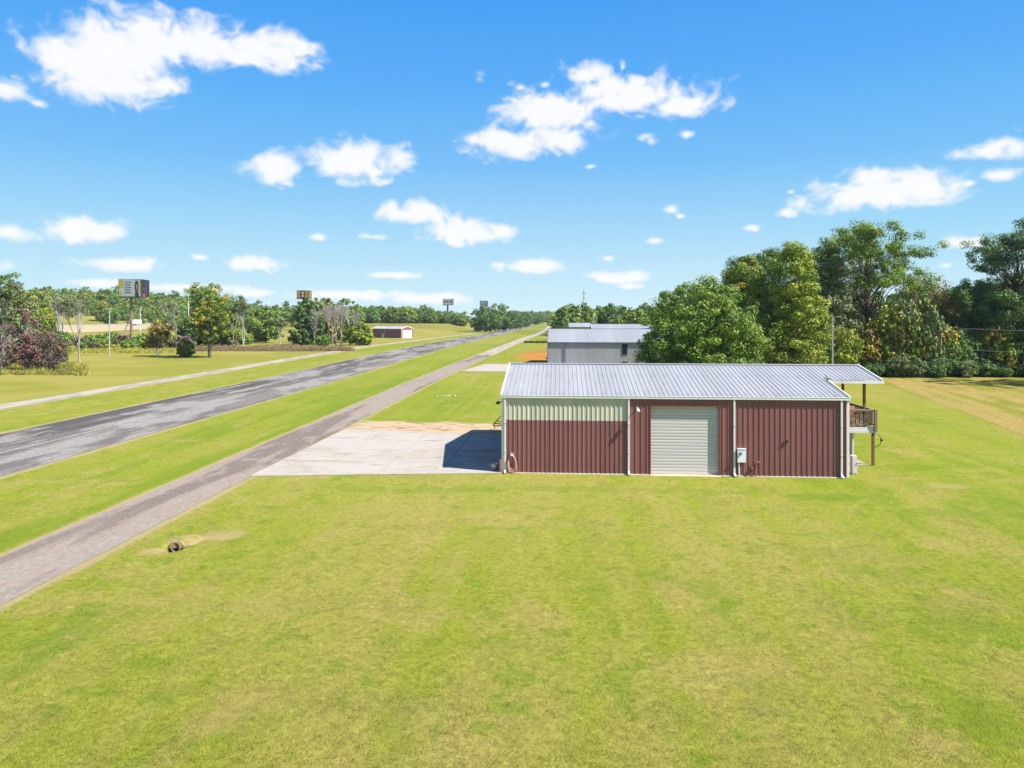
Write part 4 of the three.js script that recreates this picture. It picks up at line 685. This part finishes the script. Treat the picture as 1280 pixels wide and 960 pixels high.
  const ol = ['broad dark oak beside the track at the crest', 'second broad oak, close behind the oak at the crest', 'rounded tree farther along the crest past the two oaks', 'small round tree at the crest beside the end of the track', 'low tree where the airstrip meets the horizon'];
  [[606, 500, 1.22], [624, 540, 1.36], [641, 640, 1.1], [655, 760, 1.1], [670, 1000, 1.1]].forEach(([px, Dd, s], i) => plant(i ? oak.clone() : oak, 'oak_tree', ol[i], px, Dd, i * 1.7, s));
}
{ // woods on the skyline, too far off to count
  const kinds = [[...DEEPG, GREEN[2]], [...GREEN, DEEPG[1]], [...GREEN, LIME[3], SAGE[0]]].map((pal, k) => crownOf({ lobes: dome(17, 11 + k, 0.02), clumps: 60, clumpR: 1.7, leaves: 26, leaf: 0.75, palette: pal, floor: 0.3 }, rng(200 + k))[0]);
  const r = rng(77), lists = [[], [], []], m = new THREE.Matrix4(), q = new THREE.Quaternion();
  const add = (px, D, s) => { const [x, y, z] = onLand(px, D); m.compose(V(x, y - 0.6, z), q.setFromAxisAngle(V(0, 1, 0), r() * 6.28), V(s * (0.9 + 0.3 * r()), s, s * (0.9 + 0.3 * r()))); lists[Math.floor(r() * 3)].push(m.clone()); };
  for (let i = 0; i < 1150; i++) { const px = -160 + 690 * r(); add(px, lerp(590, 900, r()), 0.55 + 0.6 * r() * r() + 0.15 * r()); }
  for (let i = 0; i < 260; i++) { const px = 430 + 150 * r(); add(px, lerp(600, 760, r()), (px > 540 ? 0.45 : 0.6) + 0.3 * r()); }
  for (let i = 0; i < 420; i++) { const px = 655 + 190 * r(); add(px, lerp(px < 700 ? 1380 : 380, px < 700 ? 1600 : 700, r()), (px < 700 ? 1.0 : 0.72) + 0.4 * r()); }
  for (let i = 0; i < 260; i++) { const px = 600 + 110 * r(); add(px, lerp(1360, 1560, r()), 0.7 + 0.5 * r()); }
  for (let i = 0; i < 500; i++) { const px = 840 + 620 * r(); add(px, lerp(170, 420, r()), 0.72 + 0.35 * r()); }
  const wood = put(new THREE.Group(), 'far_woods', 'green mixed woods covering the far hills along the skyline', 'woods', null, 'stuff');
  lists.forEach((list, k) => { const im = new THREE.InstancedMesh(kinds[k], LEAF, list.length); list.forEach((mm, i) => { im.setMatrixAt(i, mm); const t = 0.7 + 0.6 * r(), w = r(); im.setColorAt(i, new THREE.Color().setRGB(t * (0.85 + 0.5 * w), t, t * (1.1 - 0.4 * w))); }); im.name = 'tree_canopy'; im.userData.kind = 'stuff'; wood.add(im); });
}

// ---------------------------------------------------------------- weeds and the mown grass itself
function blades(n, h, spreadR, seed, wide = 0.006, lean = 0.5) {
  const r = rng(seed), pos = [], nor = [];
  for (let k = 0; k < n; k++) {
    const a = r() * 6.28, d = spreadR * Math.sqrt(r()), x = Math.cos(a) * d, z = Math.sin(a) * d, t = r() * 6.28, hh = h * (0.5 + 0.7 * r()), lx = (r() - 0.5) * 2 * lean * hh, lz = (r() - 0.5) * 2 * lean * hh, wx = Math.cos(t) * wide, wz = Math.sin(t) * wide;
    pos.push(x - wx, -0.01, z - wz, x + wx, -0.01, z + wz, x + lx, hh, z + lz);
    const v = V((r() - 0.5) * 0.5, 1, (r() - 0.5) * 0.5).normalize(); for (let i = 0; i < 3; i++) nor.push(v.x, v.y, v.z);
  }
  const g = new THREE.BufferGeometry(); g.setAttribute('position', new THREE.Float32BufferAttribute(pos, 3)); g.setAttribute('normal', new THREE.Float32BufferAttribute(nor, 3)); return g;
}
const BLADE = new THREE.MeshPhysicalMaterial({ color: 0xffffff, roughness: 0.8, transmission: 0.3, specularIntensity: 0.2, side: THREE.DoubleSide });
{
  const r = rng(900), N = 220000, im = new THREE.InstancedMesh(blades(10, 0.014, 0.1, 3, 0.005, 2.6), BLADE, N), m = new THREE.Matrix4(), q = new THREE.Quaternion(), up = V(0, 1, 0), c = new THREE.Color();
  let k = 0;
  for (let i = 0; i < N * 3 && k < N; i++) {
    const D = 13.5 * (52 / 13.5) ** (r() ** 1.0), px = -80 + 1440 * r(), [x, z] = spot(px, D), f = -z, tx = taxiX(f);
    if (r() < sstep(24, 50, D)) continue;
    if (Math.abs(x - tx) < 1.98 + 0.15 * r() || (x > X0 - 0.1 && f > F - 0.06 && x < X1 + 0.1) || (x > -19.3 && x < X0 && f > 44.7 && f < 61) || (x > -47.2 && x < -34.6) || Math.hypot(x - PIT.x, f - PIT.f) < 0.5 || (x > X1 && x < X1 + 2.2 && f > F + 0.8)) continue;
    const col = soil(x, f, false), dirt = col[0] > col[1] * 1.3; if (dirt && r() > 0.25) continue;
    const foot = f > F - 0.35 && f < F && x > X0 - 0.3 && x < X1 + 0.3, s = (0.6 + 0.9 * r()) * (foot ? 1.8 : 1), t = 1.2 + 0.55 * r(), dry = r() < 0.16 ? 1 : 0;
    m.compose(V(x, land(x, z), z), q.setFromAxisAngle(up, r() * 6.28), V(s * 1.1, s * (0.6 + 0.6 * r()) * (foot ? 3 : 1), s * 1.1)); im.setMatrixAt(k, m);
    im.setColorAt(k, c.setRGB(lerp(col[0], STRAW[0] * 1.1, dry * 0.7) * t, lerp(col[1], STRAW[1] * 1.1, dry * 0.7) * t, lerp(col[2], STRAW[2], dry * 0.7) * t)); k++;
  }
  im.count = k;
  put(im, 'lawn_grass', 'short mown yellow green lawn grass in front of the hangar', 'grass', null, 'stuff');
  // uncut weeds by the left-hand bushes and the brown brush before the grove
  const weeds = (name, label, n, spotFn, cols, h) => {
    const w = new THREE.InstancedMesh(blades(60, 1, 0.65, 9, 0.03, 0.55), BLADE, n);
    for (let i = 0; i < n; i++) { const [px, D] = spotFn(), [x, y, z] = onLand(px, D), s = h * (0.6 + 0.8 * r()), cc = cols[Math.floor(r() * cols.length)], t = 1.6 + 0.7 * r(); m.compose(V(x, y, z), q.setFromAxisAngle(up, r() * 6.28), V(1.3, s * (0.35 + 1.1 * noise(x / 3.5, z / 3.5) ** 1.5), 1.3)); w.setMatrixAt(i, m); w.setColorAt(i, c.setRGB(cc[0] * t, cc[1] * t, cc[2] * t)); }
    put(w, name, label, 'weeds', null, 'stuff');
  };
  weeds('tall_weeds', 'yellow green uncut weeds around the crimson bushes', 900, () => { const p = -20 + 125 * r(); return [p, lerp(118 + 5 * noise(p / 9, 2), 138, r())]; }, [[0.20, 0.19, 0.02], [0.13, 0.15, 0.02], [0.24, 0.19, 0.03], [0.10, 0.13, 0.02]], 0.75);
  weeds('yellow_weeds', 'bright yellow green weed strip before the highway scrub', 1500, () => [70 + 160 * r(), lerp(188, 214, r())], [[0.23, 0.23, 0.02], [0.18, 0.20, 0.02], [0.26, 0.21, 0.03]], 0.7);
  weeds('brown_brush', 'brown dry brush strip in front of the leafless grove', 1500, () => [lerp(180, 440, r()), lerp(196, 236, r() * r())], [[0.14, 0.085, 0.05], [0.17, 0.11, 0.06], [0.11, 0.075, 0.045], [0.16, 0.14, 0.04]], 0.55);
}

// ---------------------------------------------------------------- culvert, markers, fence, poles, signs
{
  const y = -0.06; let t = thing('culvert_pipe', 'open dark culvert pipe end in a bare dirt patch beside the taxiway', 'pipe', [PIT.x, y, -PIT.f]);
  const soilTex = texture(128, 128, (u, v) => { const n = fbm(u * 9, v * 9, 4), k = 0.8 + 0.4 * noise(u * 60, v * 60), c = mix3([0.235, 0.18, 0.085], GRASS, sstep(0.5, 0.66, n)); return [c[0] * k, c[1] * k, c[2] * k]; });
  const PIPEM = mat([0.17, 0.13, 0.09], 0.9), len = 1.5;
  const bore = new THREE.Group(); bore.name = 'bore'; bore.rotation.x = -0.22; t.add(bore);
  part(bore, 'pipe', [new THREE.CylinderGeometry(0.2, 0.2, len, 22, 8, true).rotateX(Math.PI / 2).translate(0, 0, -len / 2 - 0.02), new THREE.CylinderGeometry(0.175, 0.175, len, 22, 1, true).rotateX(Math.PI / 2).translate(0, 0, -len / 2 - 0.02)], PIPEM);
  {
    const cap = new THREE.SphereGeometry(1, 72, 28, 0, Math.PI * 2, 0, Math.PI / 2), P = cap.attributes.position;   // earth heaped over the pipe
    for (let i = 0; i < P.count; i++) { const x = P.getX(i), y2 = P.getY(i), z = P.getZ(i), k = 1 + 0.25 * (noise(x * 3 + 5, z * 3 + 9) - 0.5); const px = x * 0.95 * k, pz = -0.8 + z * 0.78 * k; let py = -0.05 + y2 * 0.24 * k; if (Math.abs(px) < 0.3 && y2 > 0.02) py = Math.max(py, 0.225 + Math.max(pz, -1.2) * 0.22 - 2.2 * Math.max(0, Math.abs(px) - 0.16) ** 1.4); P.setXYZ(i, px, py, pz); }
    cap.computeVertexNormals(); part(t, 'soil_cap', cap, matte({ map: soilTex }));
  }
  part(bore, 'rim', new THREE.TorusGeometry(0.19, 0.014, 8, 24), PIPEM); part(bore, 'end_cap', new THREE.CircleGeometry(0.2, 20).translate(0, 0, -len + 0.02), PIPEM);
  const BLOCK = mat([0.40, 0.37, 0.31], 0.9), [bx, bz] = spot(557, 88.5);
  t = thing('kerb_fragment', 'short row of broken white concrete blocks lying in the grass', 'blocks', [bx, land(bx, bz), bz], 0.06);
  for (const [x, w, h] of [[-1.0, 0.3, 0.05], [-0.62, 0.22, 0.09], [-0.3, 0.34, 0.1], [0.08, 0.25, 0.11], [0.4, 0.28, 0.08], [1.15, 0.3, 0.1]]) part(t, 'block', box(w, h + 0.04, 0.22, x, h / 2, 0.05 * Math.sin(x * 9), 0, x, 0.06 * x), BLOCK);
  const [sx, sz] = spot(655, 262), [ex, ez] = spot(684.5, 262), n = 12;
  t = thing('silt_fence', 'low black silt fence across the red clay beside the grey hangar', 'fence', [sx, land(sx, sz), sz], Math.atan2(-(ez - sz), ex - sx));
  const L = Math.hypot(ex - sx, ez - sz), FAB = mat([0.012, 0.012, 0.014], 0.8); for (let k = 0; k < n; k++) { part(t, 'fabric', box(L / n - 0.06, 0.78 - 0.08 * (k % 3), 0.03, (k + 0.5) * L / n, 0.4, 0.02 * (k % 2), 0, 0, 0.02 * ((k % 3) - 1)), FAB); part(t, 'stake', box(0.06, 1.0, 0.06, k * L / n, 0.5, -0.05), WOOD); }
  const pole = (name, label, px, D, py, r0, m, cat = 'pole') => { const [x, yy, z] = onLand(px, D), h = heightAt(py, D) - yy, q = thing(name, label, cat, [x, yy, z]); part(q, 'shaft', new THREE.CylinderGeometry(r0 * 0.7, r0, h, 10).translate(0, h / 2, 0), m); return [q, h]; };
  const GALV = mat([0.30, 0.30, 0.29], 0.6), TIMBER = mat([0.20, 0.17, 0.14], 0.9);
  let [p, h] = pole('utility_pole', 'slim grey pole standing behind the porch roof', 1040.5, 98, 398.5, 0.13, GALV); part(p, 'cap', new THREE.SphereGeometry(0.12, 10, 6).translate(0, h, 0), GALV);
  [p, h] = pole('lamp_pole', 'grey lamp pole with a small head beside the pale leafless trees', 136.8, 172, 386, 0.17, GALV, 'lamp pole'); part(p, 'lamp_head', [box(0.9, 0.18, 0.4, -0.3, h, 0)], GALV);
  [p, h] = pole('light_mast', 'tall white light mast left of the ragged field tree', 235.6, 520, 366, 0.3, WHITE, 'lamp pole'); part(p, 'lamp_ring', [box(1.4, 0.5, 1.4, 0, h, 0)], WHITE);
  [p, h] = pole('light_mast', 'tall white light mast in front of the white warehouse roof', 335.2, 600, 371, 0.3, WHITE, 'lamp pole'); part(p, 'lamp_ring', [box(1.2, 0.5, 1.2, 0, h, 0)], WHITE);
  [p, h] = pole('light_mast', 'thin white pole on the highway beside the large billboard', 175.4, 430, 384, 0.22, WHITE, 'lamp pole'); part(p, 'lamp_head', [box(1.1, 0.3, 0.5, 0.3, h, 0)], WHITE);
  [p, h] = pole('radio_tower', 'thin grey radio tower above the far treetops', 729.8, 760, 362, 0.55, GALV, 'tower'); part(p, 'antenna_ring', [box(2.6, 1.6, 2.6, 0, h - 4, 0), box(2, 1.2, 2, 0, h - 9, 0)], GALV); part(p, 'spike', rod(V(0, h, 0), V(0, h + 4, 0), 0.15), GALV);
  [p, h] = pole('marker_pole', 'short white pole beyond the long grey hangar roof', 742.5, 250, 393, 0.1, WHITE);
  // power cables through the trees at the right, with the poles that carry them
  const w0 = spot(1176, 117), w1 = spot(1420, 104), TW = [];
  for (const [i, [x, z]] of [w0, w1].entries()) { const q = thing('power_pole', ['dark timber power pole hidden among the field edge trees', 'dark timber power pole past the edge of the hay field'][i], 'pole', [x, land(x, z), z]); part(q, 'shaft', new THREE.CylinderGeometry(0.12, 0.16, 9, 10).translate(0, 4.5, 0), TIMBER); part(q, 'crossarm', box(0.12, 0.12, 1.6, 0, 8.3, 0), TIMBER); }
  for (const [hh, label] of [[8.15, 'upper pale power cable in front of the dark trees'], [4.75, 'lower pale power cable in front of the dark trees']]) {
    const pts = []; for (let i = 0; i <= 12; i++) { const u = i / 12; pts.push(V(lerp(w0[0], w1[0], u), hh - 1.5 * u * (1 - u) - 0.2 * u, lerp(w0[1], w1[1], u) + 0.9)); }
    put(new THREE.Mesh(tube(pts, 0.022, 30, 5), mat([0.24, 0.25, 0.26], 0.6)), 'power_cable', label, 'cable', 'power cables');
  }
  // billboards: printed faces on steel posts
  const print = (draw, w = 512, hgt = 192) => { const cv = document.createElement('canvas'); cv.width = w; cv.height = hgt; draw(cv.getContext('2d'), w, hgt); const tx = new THREE.CanvasTexture(cv); tx.colorSpace = THREE.SRGBColorSpace; return mat([0.36, 0.36, 0.36], 0.5, { map: tx }); };
  const F1 = print((g, w, hh) => { g.fillStyle = '#dfe6df'; g.fillRect(0, 0, w, hh); g.fillStyle = '#d8d62e'; g.fillRect(0, 0, w * 0.2, hh * 0.5); g.fillRect(w * 0.93, 0, w * 0.07, hh * 0.75); g.fillRect(0, hh * 0.7, w * 0.12, hh * 0.3); g.fillStyle = '#5b6f86'; for (let k = 0; k < 5; k++) g.fillRect(w * 0.26, hh * (0.14 + 0.15 * k), w * (0.3 - 0.03 * (k % 2)), hh * 0.07); g.fillStyle = '#a9c0d8'; g.fillRect(w * 0.3, hh * 0.1, w * 0.08, hh * 0.5); g.fillStyle = '#f2f2ee'; g.fillRect(w * 0.66, 0, w * 0.04, hh); g.fillStyle = '#b9cfdd'; g.fillRect(w * 0.70, 0, w * 0.22, hh); g.fillStyle = '#191620'; g.beginPath(); g.ellipse(w * 0.81, hh * 0.42, w * 0.085, hh * 0.34, 0, 0, 7); g.fill(); g.fillStyle = '#c99a80'; g.beginPath(); g.ellipse(w * 0.82, hh * 0.42, w * 0.04, hh * 0.19, 0, 0, 7); g.fill(); g.fillStyle = '#31415e'; g.fillRect(w * 0.74, hh * 0.76, w * 0.17, hh * 0.24); });
  const F2 = print((g, w, hh) => { g.fillStyle = '#2a1634'; g.fillRect(0, 0, w, hh); g.fillStyle = '#6a4a86'; g.fillRect(w * 0.55, hh * 0.1, w * 0.1, hh * 0.8); g.fillRect(w * 0.1, hh * 0.5, w * 0.4, hh * 0.1); g.fillStyle = '#c23a52'; g.fillRect(0, hh * 0.82, w * 0.5, hh * 0.18); });
  const F3 = print((g, w, hh) => { g.fillStyle = '#c9a728'; g.fillRect(0, 0, w, hh); g.fillStyle = '#3a3a3c'; g.fillRect(w * 0.28, 0, w * 0.44, hh); g.strokeStyle = '#f2f2f2'; g.lineWidth = hh * 0.16; g.beginPath(); g.moveTo(w * 0.36, hh * 0.25); g.lineTo(w * 0.58, hh * 0.25); g.lineTo(w * 0.42, hh * 0.72); g.lineTo(w * 0.64, hh * 0.72); g.stroke(); });
  const F4 = print((g, w, hh) => { g.fillStyle = '#e6ebee'; g.fillRect(0, 0, w, hh); g.fillStyle = '#4b5f6d'; for (let k = 0; k < 3; k++) g.fillRect(w * (0.08 + 0.32 * k), hh * 0.3, w * 0.22, hh * 0.4); });
  const F5 = print((g, w, hh) => { g.fillStyle = '#7f95a4'; g.fillRect(0, 0, w, hh); g.fillStyle = '#b6c6d0'; g.fillRect(w * 0.1, hh * 0.2, w * 0.6, hh * 0.3); });
  const board = (label, px, D, ytop, ybot, wpx, faceA, faceB, turn, vee, poleM = mat([0.14, 0.10, 0.085], 0.7), poleR = 0.6) => {
    const [x, yy, z] = onLand(px, D), t0 = heightAt(ytop, D) - yy, b0 = heightAt(ybot, D) - yy, hh = t0 - b0, w = metres(wpx, D), q = thing('billboard', label, 'billboard', [x, yy, z], turn);
    part(q, 'post', new THREE.CylinderGeometry(poleR * 0.9, poleR, b0 + 0.4, 14).translate(0, b0 / 2 + 0.2, -1.2), poleM);
    const a = part(q, 'front_panel', box(w, hh, 0.4, 0, b0 + hh / 2, 0), DARK); part(a, 'poster', new THREE.PlaneGeometry(w - 0.3, hh - 0.3).translate(0, b0 + hh / 2, 0.215), faceA);
    const g = new THREE.Group(); g.name = 'rear_panel'; g.position.set(w / 2, 0, 0); g.rotation.y = vee; q.add(g);
    part(g, 'panel', box(w, hh, 0.4, w / 2 + 0.2, b0 + hh / 2, 0), DARK); part(g, 'poster', new THREE.PlaneGeometry(w - 0.3, hh - 0.3).translate(w / 2 + 0.2, b0 + hh / 2, 0.215), faceB);
    part(q, 'catwalk', [box(w + 0.4, 0.25, 1.0, 0, b0 - 0.35, 0.7), box(w, 0.5, 0.3, 0, b0 - 0.15, -0.6)], DARK);
    return q;
  };
  board('large billboard with yellow and white poster on a brown steel post', 162.5, 330, 349, 371, 27.5, F1, F2, 0.12, 1.68);
  board('yellow and black billboard showing above the leafless grove', 378.5, 480, 363, 373, 15, F3, F3, 0.1, 1.6);
  board('distant white billboard with dark marks on a tall post', 559.5, 640, 373.5, 381, 12, F4, F5, 0.1, 1.5, undefined, 0.8);
  board('distant blue grey billboard partly behind the broad oak', 604.5, 700, 376, 383, 9.5, F5, F5, 0.1, 1.5, undefined, 0.6);
  const [rx, ry, rz] = onLand(151, 322); t = thing('leaning_trunk', 'dead bare trunk leaning by the post of the large billboard', 'tree trunk', [rx, ry, rz]); part(t, 'trunk', [rod(V(0, 0, 0), V(5.2, 10, 0), 0.35, 0.18)], GREYBARK); part(t, 'stub', rod(V(2.6, 5, 0), V(2.2, 7, 0.4), 0.12, 0.06), GREYBARK);
  const [vx, vy, vz] = onLand(595, 540); t = thing('white_kiosk', 'small white box shaped building by the broad oaks', 'building', [vx, vy, vz]); part(t, 'wall', box(3.4, 4.2, 3.4, 0, 2.1, 0), WHITE); part(t, 'roof', box(4, 0.3, 4, 0, 4.35, 0), STEEL); part(t, 'door', box(1, 2.1, 0.1, 0, 1.05, 1.72), GALV);
  // highway on its bank, and a parked white trailer
  const A = spot(20, 395), B = spot(240, 560), dir = V(B[0] - A[0], 0, B[1] - A[1]), nrm = V(dir.z, 0, -dir.x).normalize(); if (nrm.z < 0) nrm.negate();
  const strips = (name, label, rows, m) => { const pos = [], idx = []; const S = 40; for (let i = 0; i <= S; i++) { const u = lerp(-0.9, 1.25, i / S); for (const [off, up] of rows) { const x = A[0] + dir.x * u + nrm.x * off, z = A[1] + dir.z * u + nrm.z * off; pos.push(x, up < -5 ? land(x, z) - 1.5 : 4.6 - 0.4 * u + up + Math.max(0, land(x, z)) * 0.15, z); } if (i) for (let k = 0; k < rows.length - 1; k++) { const a = (i - 1) * rows.length + k, b = a + rows.length; idx.push(a, a + 1, b + 1, a, b + 1, b); } } const g = new THREE.BufferGeometry(); g.setAttribute('position', new THREE.Float32BufferAttribute(pos, 3)); g.setIndex(idx); g.computeVertexNormals(); put(new THREE.Mesh(g, m), name, label, 'road', null, 'structure'); };
  const bank = mat([0.27, 0.21, 0.125], 1); bank.side = THREE.DoubleSide; const lane = mat([0.22, 0.21, 0.20], 0.9); lane.side = THREE.DoubleSide;
  strips('highway_bank', 'tan grassy bank carrying the highway', [[26, -9], [9, -0.05], [-9, -0.05], [-26, -9]], bank); strips('highway', 'pale concrete highway on the bank', [[7.5, 0.02], [-7.5, 0.02]], lane);
  const [cx, cz] = spot(171, 448), ty = 4.1; t = thing('truck_trailer', 'white box trailer behind the post of the large billboard', 'trailer', [cx, ty, cz], 0.5);
  part(t, 'box', box(5.5, 2.9, 2.6, 0, 2.3, 0), WHITE); part(t, 'chassis', box(5.3, 0.3, 2, 0, 0.75, 0), DARK); for (const x of [-1.8, -0.7, 2]) for (const s of [-1, 1]) part(t, 'wheel', new THREE.CylinderGeometry(0.5, 0.5, 0.3, 14).rotateX(Math.PI / 2).translate(x, 0.5, s * 1.1), DARK);
}

// thin summer haze over the far hills
scene.fog = new THREE.FogExp2(new THREE.Color(0.80, 0.90, 1.0), 0.00007);

scene.traverse((o) => { if (o.isMesh) { o.castShadow = true; o.receiveShadow = true; } });
renderer.render(scene, camera);
